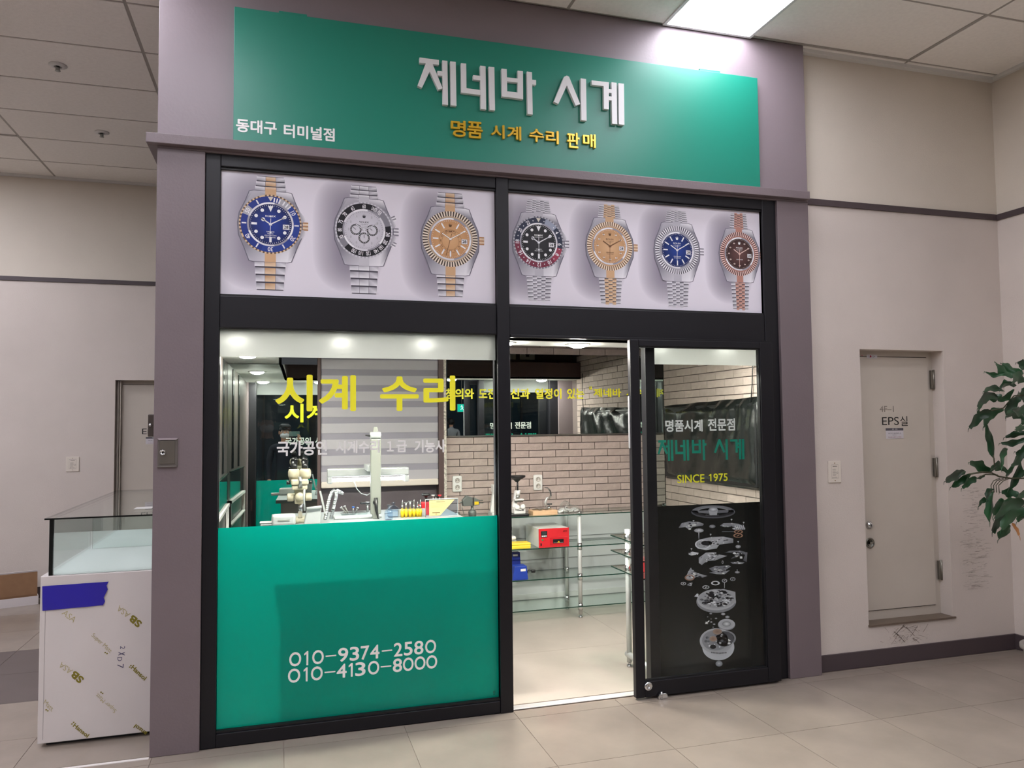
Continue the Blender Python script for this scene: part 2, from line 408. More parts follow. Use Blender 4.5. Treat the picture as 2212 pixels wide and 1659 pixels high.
DKG = mat('dark_far_wall', '2a2e33', .3); DKG2 = mat('far_wall_plain', '8f8a86', .7)
wbox('wall_left', PAINT, [(-9.1, -9, -14.6, 4.2, 0, ZC+.01)], 'far left wall'); wbox('wall_far_side', DKG2, [(12, 12.1, -14.6, .1, 0, ZC+.01), (5.4, 12, .04, .15, 0, ZC+.01)], 'far side wall')
wbox('wall_rear', DKG2, [(-9, 12, -14.75, -14.6, 0, ZC+.01)], 'wall across the hall')
s0 = at(1742, 428, 'y', .03).z; s1 = at(1742, 441, 'y', .03).z
for n, b, l in (('trim_3', (3.6, 5.225, .028, .05, s1, s0), 'dark horizontal trim on the right wall'), ('trim_4', (5.218, 5.24, -2.6, .04, s1, s0), 'dark horizontal trim on the end wall'),
                ('trim_5', (-9, XL, YB-.012, YB+.01, s1, s0), 'dark horizontal trim on the back wall'), ('trim_6', (XR, 5.23, .0, .045, ZC-.02, ZC+.004), 'pale ceiling edge angle above the right wall'),
                ('trim_7', (5.2, 5.235, -2.6, .0, ZC-.02, ZC+.004), 'pale ceiling edge angle above the end wall'), ('trim_8', (-9, XL, YB-.03, YB+.01, ZC-.02, ZC+.004), 'pale ceiling edge angle above the back wall')):
    o = struct(MB().box(*b).build(n, LF if 'pale' in l else STRIPE)); o['label'] = l
for n, b in (('baseboard_right', (XR, 5.232, .026, .05, 0, .1)), ('baseboard_end', (5.216, 5.24, -2.6, .026, 0, .1)), ('baseboard_back', (-9, XL, YB-.015, YB+.01, 0, .1))):
    o = struct(MB().box(*b).build(n, STRIPE)); o['label'] = 'dark plum baseboard'
# scuffs on the right wall: dirt streaks of their own shape
def scuffs(name, x0, x1, z0, z1, n, col, y, parent, seed, horiz=True):
    r = random.Random(seed); k = Ink(y, 0)
    for _ in range(n):
        x = r.gauss((x0+x1)/2, (x1-x0)/4.5); z = r.uniform(z0, z1); w = abs(r.gauss(.0, .02))+.004; h = r.uniform(.0005, .0016)
        if x-w < x0 or x+w > x1: continue
        a = r.uniform(-.1, .1) if horiz else r.uniform(-1, 1)
        k.poly([(x-w, z-w*a-h), (x+w, z+w*a-h*.3), (x+w*.8, z+w*a+h), (x-w*.7, z-w*a+h)], r.choice(col))
    return k.build(name, parent)
wr = bpy.data.objects['wall_right']
scuffs('scuff_marks', 4.78, 5.08, .42, 1.1, 300, ['aaa098', 'a0968f', 'b4aaa2'], .0392, wr, 3, True)
scuffs('scuff_marks', 4.1, 4.5, .12, .22, 70, ['ab9f96', 'a2978e'], .0392, wr, 4, False)
# ledge above the shop front, wrapping round the left side
a = at(315, 300, 'y', -.06).x; b = at(1750, 430, 'y', -.06).x; z1 = at(900, 341, 'y', -.06).z; z0 = at(900, 359, 'y', -.06).z
lt = at(315, 284, 'y', -.06).z; lb = at(315, 306, 'y', -.06).z
o = struct(MB().box(a, b, -.06, -.02, lb, lt).box(a, XL, -.02, 2.4, lb, lt).build('trim_9', PILLAR, bevel=.003)); o['label'] = 'plum grey ledge running above the shop front'
ZL = lb
# ------------------------------------------------------------ shop front frame, fixed window
win = thing('window_1', 'x', 'x'); del win['category']; win['label'] = 'black framed shop window with yellow lettering and green film'; struct(win)
F0, F1 = 0.0, .1
ZT, ZH, ZP0, ZP1, ZB = ZL+.0, 2.065, 2.238, 2.878, .078
XS = dict(a=.046, b=.119, c=1.565, d=1.638, e=3.291, f=3.388)
def fr(name, *b, m=FRAME, y0=F0, y1=F1, bv=.004): return MB().box(b[0], b[1], y0, y1, b[2], b[3]).build(name, m, win, bevel=bv)
fr('frame_stile', XS['a'], XS['b'], 0, ZT); fr('frame_stile', XS['e'], XS['f'], 0, ZT)
fr('mullion', XS['c'], XS['d'], 0, ZT, y0=-.006)
fr('frame_rail', XS['b'], XS['c'], ZP1+.01, ZT); fr('frame_rail', XS['d'], XS['e'], ZP1+.01, ZT)
fr('frame_rail', XS['b'], XS['c'], ZH, ZP0-.01, y0=.004); fr('frame_rail', XS['d'], XS['e'], ZH-.003, ZP0-.01, y0=.004)
fr('frame_rail', XS['b'], XS['c'], 0, ZB-.012, y0=.0)
def lips(x0, x1, z0, z1, y=.012, w=.012):
    for bx in ((x0-w, x0, z0-w, z1+w), (x1, x1+w, z0-w, z1+w), (x0, x1, z0-w, z0), (x0, x1, z1, z1+w)):
        MB().box(bx[0], bx[1], y, .06, bx[2], bx[3]).build('glazing_bead', FRAME2, win)
lips(XS['b'], XS['c'], ZB, ZH-.002, .01, .011); lips(XS['b'], XS['c'], ZP0, ZP1); lips(XS['d'], XS['e'], ZP0, ZP1)
MB().box(XS['b'], XS['c'], .034, .04, ZB, ZH-.002).build('window_pane', GLASS, win)
zf = at(700, 1130.5, 'y', .033).z
FILM = film_mat('green_window_film', '0a9688', .62, .02, tcol='18fff0')
FROST = film_mat('frosted_film', 'dfe4e0', .6, .02, tcol='ffffff', refr=.62)
MB().box(XS['b'], XS['c'], .0328, .0336, ZB, zf).build('green_film', FILM, win, label='green translucent film on the lower half of the pane')
MB().box(XS['b'], XS['c'], .0405, .0415, at(770, 774, 'y', .04).z, ZH-.002).build('frosted_film', FROST, win, label='frosted film strip along the top of the pane')
def tpx(name, s, x0, y0, x1, y1, y, mats, parent, **k):
    """lettering whose top-left and bottom-right sit at these photo pixels on the plane y"""
    a, b = at(x0, y0, 'y', y), at(x1, y1, 'y', y)
    return text(name, s, a.x, b.x, b.z, a.z, y, mats, parent, **k)
tpx('lettering', '시계', 595, 809, 769, 888, .0325, INKY, win, bold=.024, label='large yellow lettering')
tpx('lettering', '수리', 821, 810, 984, 887, .0325, INKY, win, bold=.024, label='large yellow lettering')
tpx('lettering', '국가공인', 598, 953, 707, 983, .0325, INKW, win, bold=.028, label='white lettering')
tpx('lettering', '시계수리 １급', 725, 952, 879, 977, .0325, INKW, win, bold=.028, label='white lettering')
tpx('lettering', '기능사', 895, 950, 963, 977, .0325, INKW, win, bold=.03, label='white lettering')
# phone numbers, one piece per figure; the figure one is drawn as a stem with a flag
def figure(name, ch, x0, x1, z0, z1, y, m, parent, bold=.012, **k):
    if ch == '1':
        w, h = x1-x0, z1-z0; t = w*.46
        return MB().add([(x1-t, y, z0), (x1, y, z0), (x1, y, z1), (x1-t*.7, y, z1), (x0, y, z1-h*.17), (x0, y, z1-h*.30), (x1-t, y, z1-h*.20)], [tuple(range(7))]).build(name, m, parent, **k)
    return text(name, ch, x0, x1, z0, z1, y, m, parent, bold=0 if ch == '\u2013' else bold, **k)
S6 = 2212/720
for row, y0, y1, xs in (('O1O-9374-258O', (950, 865), (1047, 952), (690, 770, 790, 817, 843, 920, 932, 1002, 1015, 1082, 1092, 1155, 1165, 1222, 1228, 1290, 1305, 1374, 1385, 1442, 1452, 1510, 1520, 1582, 1593, 1666)),
                        ('O1O-413O-8OOO', (1062, 965), (1157, 1052), (682, 764, 786, 813, 835, 913, 925, 997, 1005, 1072, 1085, 1112, 1128, 1197, 1213, 1288, 1298, 1368, 1378, 1440, 1445, 1516, 1522, 1595, 1600, 1673))):
    A0 = at(400+690/S6, 1100+y0[0]/S6, 'y', .0325).z; A1 = at(400+1665/S6, 1100+y0[1]/S6, 'y', .0325).z; B0 = at(400+690/S6, 1100+y1[0]/S6, 'y', .0325).z; B1 = at(400+1665/S6, 1100+y1[1]/S6, 'y', .0325).z
    zt_, zb_ = (A0+A1)/2, (B0+B1)/2
    for i, ch in enumerate(row):
        xa, xb = at(400+xs[2*i]/S6, 1440, 'y', .0325).x, at(400+xs[2*i+1]/S6, 1440, 'y', .0325).x
        if ch == '-': figure('phone_number', '\u2013', xa, xb, (zt_+zb_)/2-.003, (zt_+zb_)/2+.0035, .0325, INKW, win)
        else: figure('phone_number', ch, xa, xb, zb_, zt_, .0325, INKW, win, bold=.014)
tpx('small_mark', '안', 1065, 1492, 1070, 1500, .0325, INKK, win)
# ------------------------------------------------------------ fixed pane behind the sliding door
w2 = thing('window_2', 'x', 'x'); del w2['category']; w2['label'] = 'fixed pane behind the sliding door with a dark watch movement print'; struct(w2)
sx0 = at(1398, 1100, 'y', .03).x; sx1 = at(1419, 1100, 'y', .03).x
MB().box(sx0, sx1, .02, .08, 0, ZH).build('frame_stile', FRAME, w2, bevel=.003)
MB().box(sx1, XS['e'], .02, .08, 0, .06).build('frame_rail', FRAME, w2)
MB().box(sx1, XS['e'], .045, .051, .06, ZH).build('window_pane', GLASS, w2)
MB().box(sx1, XS['e'], .052, .053, at(1500, 788, 'y', .05).z, ZH).build('frosted_film', FROST, w2, label='frosted film strip along the top')
FIXY = .042
tpx('lettering', '명품시계', 1437, 907, 1518, 932, FIXY, INKW, w2, bold=.026, label='white lettering')
tpx('lettering', '전문점', 1529, 904, 1588, 930, FIXY, INKW, w2, bold=.026, label='white lettering')
tpx('lettering', 'SINCE', 1463, 1026, 1522, 1042, FIXY, INKY, w2, bold=.012, label='yellow lettering')
A, B = at(1531, 1024, 'y', FIXY), at(1537, 1039.5, 'y', FIXY); figure('lettering', '1', A.x, B.x, B.z, A.z, FIXY, INKY, w2, label='yellow lettering')
tpx('lettering', '975', 1541, 1023, 1572, 1039, FIXY, INKY, w2, bold=.012, label='yellow lettering')
# ------------------------------------------------------------ sliding door
dr = thing('door_1', 'x', 'x'); del dr['category']; dr['label'] = 'black framed sliding glass door pushed open to the right'; struct(dr)
DY0, DY1 = -.06, -.022
Lx, Rx = 2.343, 3.297; gl, gr = 2.399, 3.208; gz0, gz1 = .1, 2.008; dz0, dz1 = .012, 2.047
for n, bx in (('door_stile', (Lx, gl, dz0, dz1)), ('door_stile', (gr, Rx, dz0, dz1)), ('door_rail', (gl, gr, gz1, dz1)), ('door_rail', (gl, gr, dz0, gz0))):
    MB().box(bx[0], bx[1], DY0, DY1, bx[2], bx[3]).build(n, FRAME, dr, bevel=.004)
for bx in ((gl, gl+.006, gz0, gz1), (gr-.006, gr, gz0, gz1), (gl, gr, gz0, gz0+.006), (gl, gr, gz1-.006, gz1)):
    MB().box(bx[0], bx[1], DY0+.008, DY1-.004, bx[2], bx[3]).build('glazing_bead', FRAME2, dr)
MB().box(gl, gr, -.043, -.038, gz0, gz1).build('door_pane', GLASS, dr)
q = at(1400, 1482, 'y', DY0)
MB().lathe(q, [(.024, .002), (.026, -.004), (.022, -.010), (.009, -.012), (.008, -.008)], 20, 'y').build('floor_lock', CHROME, dr)
q = at(1352, 880, 'y', DY0)
MB().box(Lx-.006, Lx, -.05, -.03, 1.42, 1.72).build('edge_strip', mat('grey_seal', '7c7c80', .5), dr)
q = Vector(at(1433, 1488, 'y', -.086)); q.z = 0
t = thing('door_guide', 'small chrome floor guide under the sliding door', 'door guide', q)
MB().prism([(-.028, 0), (.028, 0), (.028, .022), (.018, .034), (-.018, .034), (-.028, .022)], -.018, .0).build('guide_body', CHROME, bevel=.003)
g = bpy.data.objects['guide_body']; g.parent = t; g.location = (0, .018, 0)
MB().cyl((q.x-.012, -.086, .0), (q.x-.012, -.086, .045), .006, n=10).build('guide_pin', CHROME, t)
# header track
fr('header_track', XS['d'], XS['e'], 2.047, ZH-.003, y0=-.024, y1=.004, bv=.002)
# ------------------------------------------------------------ signboard
sg = thing('signboard', 'wide green shop signboard with white and gold Korean lettering', 'sign', (1.73, 0, 3.38))
SY = -.055
A = at(505, 12, 'y', SY); B = at(505, 303, 'y', SY); D = at(1638, 170, 'y', SY); E_ = at(1641, 406, 'y', SY)
sx = (.5*(A.x+B.x), .5*(D.x+E_.x)); sz = (.5*(B.z+E_.z), .5*(A.z+D.z))
MB().box(sx[0], sx[1], SY, YF, sz[0], sz[1]).build('board', GREEN, sg, bevel=.002)
for px in (633, 1535):
    c = at(px, 26+.1395*(px-590), 'y', SY).x
    MB().box(c-.07, c+.07, SY+.005, YF, sz[1], sz[1]+.012).build('mounting_bracket', GREEN, sg)
TS = 2.9105
def tq(x, y, yy): return at(700+x/TS, y/TS, 'y', yy)
LET = {'제': [[(600, 362), (722, 378), (722, 408), (600, 395)], [(640, 396), (668, 399), (684, 408), (615, 553), (587, 540)], [(654, 400), (682, 404), (745, 556), (718, 566), (655, 430)],
             [(712, 447), (745, 450), (745, 478), (712, 475)], [(743, 381), (775, 384), (779, 662), (747, 657)], [(793, 387), (827, 391), (832, 667), (796, 663)]],
       '네': [[(860, 398), (893, 401), (895, 555), (983, 567), (983, 598), (862, 583)], [(937, 473), (982, 478), (982, 506), (937, 500)], [(981, 414), (1015, 418), (1019, 690), (985, 686)], [(1034, 420), (1070, 424), (1074, 695), (1040, 691)]],
       '바': [[(1115, 432), (1148, 436), (1152, 612), (1118, 607)], [(1217, 445), (1250, 449), (1251, 625), (1217, 620)], [(1149, 487), (1217, 495), (1217, 520), (1149, 513)], [(1150, 575), (1217, 583), (1217, 620), (1151, 611)], [(1274, 451), (1306, 455), (1311, 722), (1279, 717)], [(1305, 502), (1332, 505), (1332, 535), (1305, 532)]],
       '시': [[(1508, 484), (1526, 476), (1544, 500), (1472, 655), (1444, 640)], [(1526, 476), (1540, 484), (1610, 655), (1582, 665), (1512, 505)], [(1613, 494), (1646, 498), (1650, 760), (1617, 756)]],
       '계': [[(1682, 506), (1790, 518), (1790, 546), (1682, 533)], [(1757, 530), (1790, 534), (1790, 688), (1759, 685)], [(1789, 560), (1808, 562), (1808, 586), (1789, 584)], [(1789, 606), (1809, 608), (1809, 632), (1789, 630)], [(1806, 518), (1838, 522), (1842, 782), (1810, 779)], [(1850, 524), (1884, 528), (1887, 787), (1853, 783)]]}
NORM = {}
for ch, ps in LET.items():
    b = MB(); NORM[ch] = []
    for i, p in enumerate(ps):
        pl = [tq(x, y, SY-.02) for x, y in p]; NORM[ch].append([(v.x, v.z) for v in pl])
        b.prism([(v.x, v.z) for v in pl], SY-.022-.0003*i, SY)
    b.build('raised_letter', LETW, sg, label='raised white letter')
allp = [p for c in NORM.values() for q in c for p in q]
nx0, nx1 = min(p[0] for p in allp), max(p[0] for p in allp); nz0, nz1 = min(p[1] for p in allp), max(p[1] for p in allp)
def restyle(name, parent, x0, x1, z0, z1, y, m, **k):
    b = MB(); n = 0
    for ps in NORM.values():
        for p in ps:
            n += 1; b.add([(x0+(x1-x0)*(u-nx0)/(nx1-nx0), y-.0001*n, z0+(z1-z0)*(v-nz0)/(nz1-nz0)) for u, v in p], [tuple(range(len(p)))])
    return b.build(name, m, parent, **k)
A = at(1420, 952, 'y', FIXY); B = at(1608, 990, 'y', FIXY)
restyle('lettering', w2, A.x, B.x, at(1500, 995, 'y', FIXY).z, at(1500, 949, 'y', FIXY).z, FIXY, INKG, label='green lettering')
# gold raised letters, one mesh per syllable
for s, x0, y0, x1, y1 in (('명', 974, 258, 1006, 297), ('품', 1009, 261, 1043, 300), ('시', 1061, 268, 1090, 300), ('계', 1096, 271, 1126, 304), ('수', 1143, 277, 1175, 308), ('리', 1179, 281, 1207, 312), ('판', 1225, 285, 1252, 321), ('매', 1259, 288, 1287, 320)):
    A = at(x0, y0, 'y', SY-.012); B = at(x1, y1, 'y', SY-.012)
    text('raised_letter', s, A.x, B.x, B.z, A.z, SY, GOLD, sg, bold=.018, depth=.014, label='raised gold letter')
for s, x0, y0, x1, y1 in (('동대구', 510, 258, 598, 289), ('터미널점', 613, 268, 723, 305)):
    c0, c1 = at(x0, y0, 'y', SY), at(x1, y1, 'y', SY); w = c1.x-c0.x
    # line runs level on the board: take the height at the middle
    text('flat_lettering', s, c0.x, c1.x, at((x0+x1)/2, (y0+y1)/2+15, 'y', SY).z, at((x0+x1)/2, (y0+y1)/2-14, 'y', SY).z, SY-.0012, INKW, sg, bold=.028, label='small white lettering')
# ------------------------------------------------------------ watch posters
def poster_mat(name, spots):
    """printed backdrop: pale lilac sheet with the soft drop shadows that are part of the print"""
    m = bpy.data.materials.new(name); m.use_nodes = True; nt = m.node_tree; b = nt.nodes['Principled BSDF']; N = nt.nodes.new; L = nt.links.new
    b.inputs['Roughness'].default_value = .35; b.inputs['Specular IOR Level'].default_value = .4
    tc = N('ShaderNodeTexCoord'); sp = N('ShaderNodeSeparateXYZ'); L(tc.outputs['Object'], sp.inputs[0]); tot = None
    def M(op, a, b_=None, c=None):
        n = N('ShaderNodeMath'); n.operation = op
        for i, v in enumerate((a, b_, c)):
            if v is None: continue
            if isinstance(v, (int, float)): n.inputs[i].default_value = v
            else: L(v, n.inputs[i])
        return n.outputs[0]
    for (x, z, hx, hz) in spots:
        dx = M('DIVIDE', M('SUBTRACT', sp.outputs[0], x), hx); dz = M('DIVIDE', M('SUBTRACT', sp.outputs[2], z), hz)
        dz = M('MULTIPLY', M('MULTIPLY', dz, dz), M('MULTIPLY', dz, dz))
        g = M('SUBTRACT', 1.0, M('ADD', M('MULTIPLY', dx, dx), dz)); g = M('MAXIMUM', g, 0.0)
        tot = g if tot is None else M('MAXIMUM', tot, g)
    tot = M('SMOOTHSTEP' if False else 'POWER', tot, .9)
    mx = N('ShaderNodeMixRGB'); L(tot, mx.inputs[0]); mx.inputs[1].default_value = lin('e4dfe8'); mx.inputs[2].default_value = lin('8d8694')
    L(mx.outputs[0], b.inputs['Base Color']); return m
ST = ('8b8893', 'eceaef', 'bbb8c1'); STD = '4a4751'
def watch(k, cx, cz, R, top, bot, st):
    wt, wc = .43*R*st.get('bw', 1), .53*R*st.get('bw', 1)
    mid = st['mid']; five = st.get('five')
    def bracelet(z0, z1, w0, w1, n):
        for i in range(n):
            a, b = z0+(z1-z0)*i/n, z0+(z1-z0)*(i+1)/n; wa = w0+(w1-w0)*i/n
            g = (b-a)*.1
            if five:
                cols = [(-1, -.52), (-.52, -.18), (-.18, .18), (.18, .52), (.52, 1)]
                for j, (u, v) in enumerate(cols):
                    off = (b-a)*.5 if j in (1, 3) else 0
                    c = mid if 1 <= j <= 3 else ST
                    k.poly([(cx+wa*u, a+g+off), (cx+wa*v*.99, a+g+off), (cx+wa*v*.99, b-g+off), (cx+wa*u, b-g+off)], [c[0], c[2], c[1], c[1]], 2)
            else:
                for u, v, c in ((-1, -.37, ST), (-.35, .35, mid), (.37, 1, ST)):
                    k.poly([(cx+wa*u, a+g), (cx+wa*v, a+g), (cx+wa*v, b-g), (cx+wa*u, b-g)], [c[0], c[2], c[1], c[1]] if u < 0 else [c[2], c[0], c[1], c[2]], 2)
        k.poly([(cx-w0, z0), (cx+w0, z0), (cx+w1, z1), (cx-w1, z1)], STD, 1)
    n = 9 if five else 5
    bracelet(cz+.95*R, top, wc, wt, n-1); bracelet(cz-.95*R, bot, wc, wt, n)
    # case with lugs
    lug = [(-.68, 1.10), (-.55, 1.13), (.55, 1.13), (.68, 1.10), (.80, .78), (.99, .35), (1.04, 0), (1.01, -.4), (.84, -.82), (.68, -1.26), (.55, -1.29), (-.55, -1.29), (-.68, -1.26), (-.84, -.82), (-1.01, -.4), (-1.04, 0), (-.99, .35), (-.80, .78)]
    k.poly([(cx+R*x*1.035, cz+R*z*1.015) for x, z in lug], '6d6a76', 2.5)
    k.poly([(cx+R*x, cz+R*z) for x, z in lug], [(ST[1] if x > 0 else ST[2]) if abs(z) > .9 else ST[0] for x, z in lug], 3)
    k.rect(cx-.34*wc, cx+.34*wc, cz+.9*R, cz+1.2*R, mid[2], 4); k.rect(cx-.34*wc, cx+.34*wc, cz-1.3*R, cz-.9*R, mid[2], 4)
    # crown
    cc = st.get('crown', ST)
    for i in range(5): k.rect(cx+1.06*R, cx+1.24*R, cz+(-.15+.06*i)*R, cz+(-.10+.06*i)*R, cc[i % 2], 3)
    if st.get('guard'):
        k.poly([(cx+.86*R, cz+.62*R), (cx+1.16*R, cz+.26*R), (cx+1.1*R, cz+.14*R), (cx+.9*R, cz+.1*R)], [ST[0], ST[1], ST[2], ST[0]], 4); k.poly([(cx+.86*R, cz-.62*R), (cx+1.16*R, cz-.26*R), (cx+1.1*R, cz-.14*R), (cx+.9*R, cz-.1*R)], [ST[0], ST[1], ST[2], ST[0]], 4)
    if st.get('push'):
        for a in (.42, -.42):
            for i in range(4): k.bar(cx, cz, math.pi/2-a-.06+.04*i, 1.0*R, 1.24*R, .05*R, ST[i % 2], 3)
    # bezel
    bz = st['bezel']; er = bz.get('edge', ('b9976f', '6d5a4a'))
    if bz['kind'] == 'fluted':
        k.ring(cx, cz, .80*R, 1.0*R, lambda t: bz['cols'][int(t*120) % 2], 5, 120); k.ring(cx, cz, .77*R, .82*R, bz['cols'][2], 6, 60)
    else:
        k.ring(cx, cz, .9*R, 1.02*R, lambda t: er[int(t*100) % 2], 5, 100)
        k.ring(cx, cz, .74*R, .965*R, bz['f'], 6, 90)
        for ang, s, w in bz.get('marks', ()):
            a = math.radians(ang); k.txt(s, cx+.855*R*math.sin(a), cz+.855*R*math.cos(a), w*R, .15*R, bz.get('mc', 'e8e6ea'), 7, -a, .02)
        for ang in bz.get('dots', ()):
            a = math.radians(ang); k.ell(cx+.855*R*math.sin(a), cz+.855*R*math.cos(a), .022*R, .022*R, bz.get('mc', 'e8e6ea'), 7, 8)
        for ang in bz.get('bars', ()):
            k.bar(cx, cz, math.radians(ang), .78*R, .93*R, .045*R, bz.get('mc', 'e8e6ea'), 7)
        if bz.get('tri'): k.poly([(cx-.09*R, cz+.94*R), (cx+.09*R, cz+.94*R), (cx, cz+.79*R)], 'd9d2c4', 7)
    k.ring(cx, cz, .68*R, .76*R, lambda t: ('d8d6dc', '9b98a2', 'efeef2')[int(t*9) % 3], 7, 54)
    D, De = st['dial']; k.ell(cx, cz, .70*R, .70*R, D, 8, 40, De)
    ic = st.get('ic', 'f0f0f2')
    for h in range(60):
        k.bar(cx, cz, h*math.pi/30, .64*R, .67*R, .012*R, ic, 9)
    # markers
    for h in range(12):
        a = h*math.pi/6; x, z = cx+.54*R*math.sin(a), cz+.54*R*math.cos(a)
        if h == 3 and st.get('date', 1): continue
        if st['idx'] == 'dot':
            if h == 0: k.poly([(x-.09*R, z+.09*R), (x+.09*R, z+.09*R), (x, z-.11*R)], ic, 10)
            elif h in (6, 9): k.bar(cx, cz, a, .44*R, .62*R, .075*R, ic, 10)
            else: k.ell(x, z, .058*R, .058*R, ic, 10, 14)
        elif st['idx'] == 'bar':
            if h: k.bar(cx, cz, a, .43*R, .63*R, .05*R, ic, 10)
        elif st['idx'] == 'gem':
            if h: 
                for u in range(4): k.ell(x+.025*R*math.cos(u*1.57), z+.025*R*math.sin(u*1.57), .025*R, .025*R, (ic, '8c7a6c')[u % 2], 10, 6)
        elif st['idx'] == 'drop':
            if h: k.ell(x, z, .03*R, .055*R, 'b7b5bc', 10, 10); k.bar(cx, cz, a, .56*R, .66*R, .03*R, 'c9c8ce', 10)
    # little five-point crown emblem and wording
    ez = cz+(.50 if st['idx'] != 'dot' else .28)*R; es = .07*R if st['idx'] != 'dot' else .04*R
    tc = st.get('tc', 'eeeeee')
    k.poly([(cx-es*.55, ez-es), (cx+es*.55, ez-es), (cx+es*1.0, ez+es*.7), (cx+es*.45, ez-es*.1), (cx+es*.4, ez+es), (cx, ez), (cx-es*.4, ez+es), (cx-es*.45, ez-es*.1), (cx-es*1.0, ez+es*.7)], tc, 11)
    tz = st.get('tz', .30)
    k.txt('ROLEX', cx, cz+tz*R-.02*R, .34*R, .06*R, tc, 11, 0, .02)
    for i, (s, w) in enumerate(st.get('up', ())): k.txt(s, cx, cz+(tz-.10-.06*i)*R, w*R, .032*R, tc, 11)
    for i, (s, w) in enumerate(st.get('low', ())): k.txt(s, cx, cz-(.26+.065*i)*R, w*R, .036*R, tc, 11, 0, .01 if i == 0 else 0)
    if st.get('sub'):
        for x, z in ((-.29, .0), (.29, .0), (0, -.29)):
            k.ring(cx+x*R, cz+z*R, .145*R, .20*R, '232227', 10, 40); k.ell(cx+x*R, cz+z*R, .145*R, .145*R, 'd0ced5', 10)
            k.ring(cx+x*R, cz+z*R, .165*R, .178*R, ['eeeeee', '232227'], 11, 36); k.bar(cx+x*R, cz+z*R, -.9 if z == 0 else 0, 0, .12*R, .02*R, '55535c', 11)
    if st.get('ring24'):
        k.ring(cx, cz-.08*R, .30*R, .31*R, '8f6a45', 10, 40); k.ring(cx, cz-.08*R, .41*R, .42*R, '8f6a45', 10, 40)
        for i, s in enumerate(('24', '2', '4', '6', '8', '10', '12', '14', '16', '18', '20', '22')):
            a = i*math.pi/6; k.txt(s, cx+.355*R*math.sin(a), cz-.08*R+.355*R*math.cos(a), .045*R*len(s), .06*R, '6d4b30', 11, -a, .01)
    # date
    if st.get('date', 1):
        k.rect(cx+.40*R, cx+.62*R, cz-.16*R, cz+.02*R, 'a9a6ae', 12); k.rect(cx+.42*R, cx+.60*R, cz-.145*R, cz+.005*R, 'f4f4f6', 13)
        k.txt('28', cx+.51*R, cz-.07*R, .15*R, .11*R, '151515', 14, 0, .03)
    # hands at ten past ten
    hc = st.get('hc', 'e9e9ee'); sh = st.get('hs', '77747d')
    k.bar(cx, cz, math.radians(-57), -.06*R, .36*R, .05*R, sh, 15); k.bar(cx, cz, math.radians(-57), -.05*R, .35*R, .035*R, hc, 16)
    if st['idx'] == 'dot':
        k.ell(cx-.24*R, cz+.155*R, .065*R, .065*R, hc, 16, 14); k.ell(cx+.42*R, cz+.235*R, .04*R, .04*R, hc, 16, 10)
    k.bar(cx, cz, math.radians(61), -.06*R, .56*R, .055*R, sh, 15, .03*R); k.bar(cx, cz, math.radians(61), -.05*R, .55*R, .04*R, hc, 16, .02*R)
    sa = st.get('sec', 182)
    k.bar(cx, cz, math.radians(sa), -.2*R, .62*R, .018*R, st.get('sc', hc), 17); k.ell(cx, cz, .035*R, .035*R, hc, 18, 12)
    if st['idx'] == 'dot': k.ell(cx, cz-.28*R, .035*R, .035*R, hc, 18, 10)
G2 = ('b78a63', 'e9cfb0', 'd3ab84'); RG = ('8d5f57', 'e3b7a8', 'b98577'); SM = ('9d9aa4', 'efeef2', 'c7c5cc')
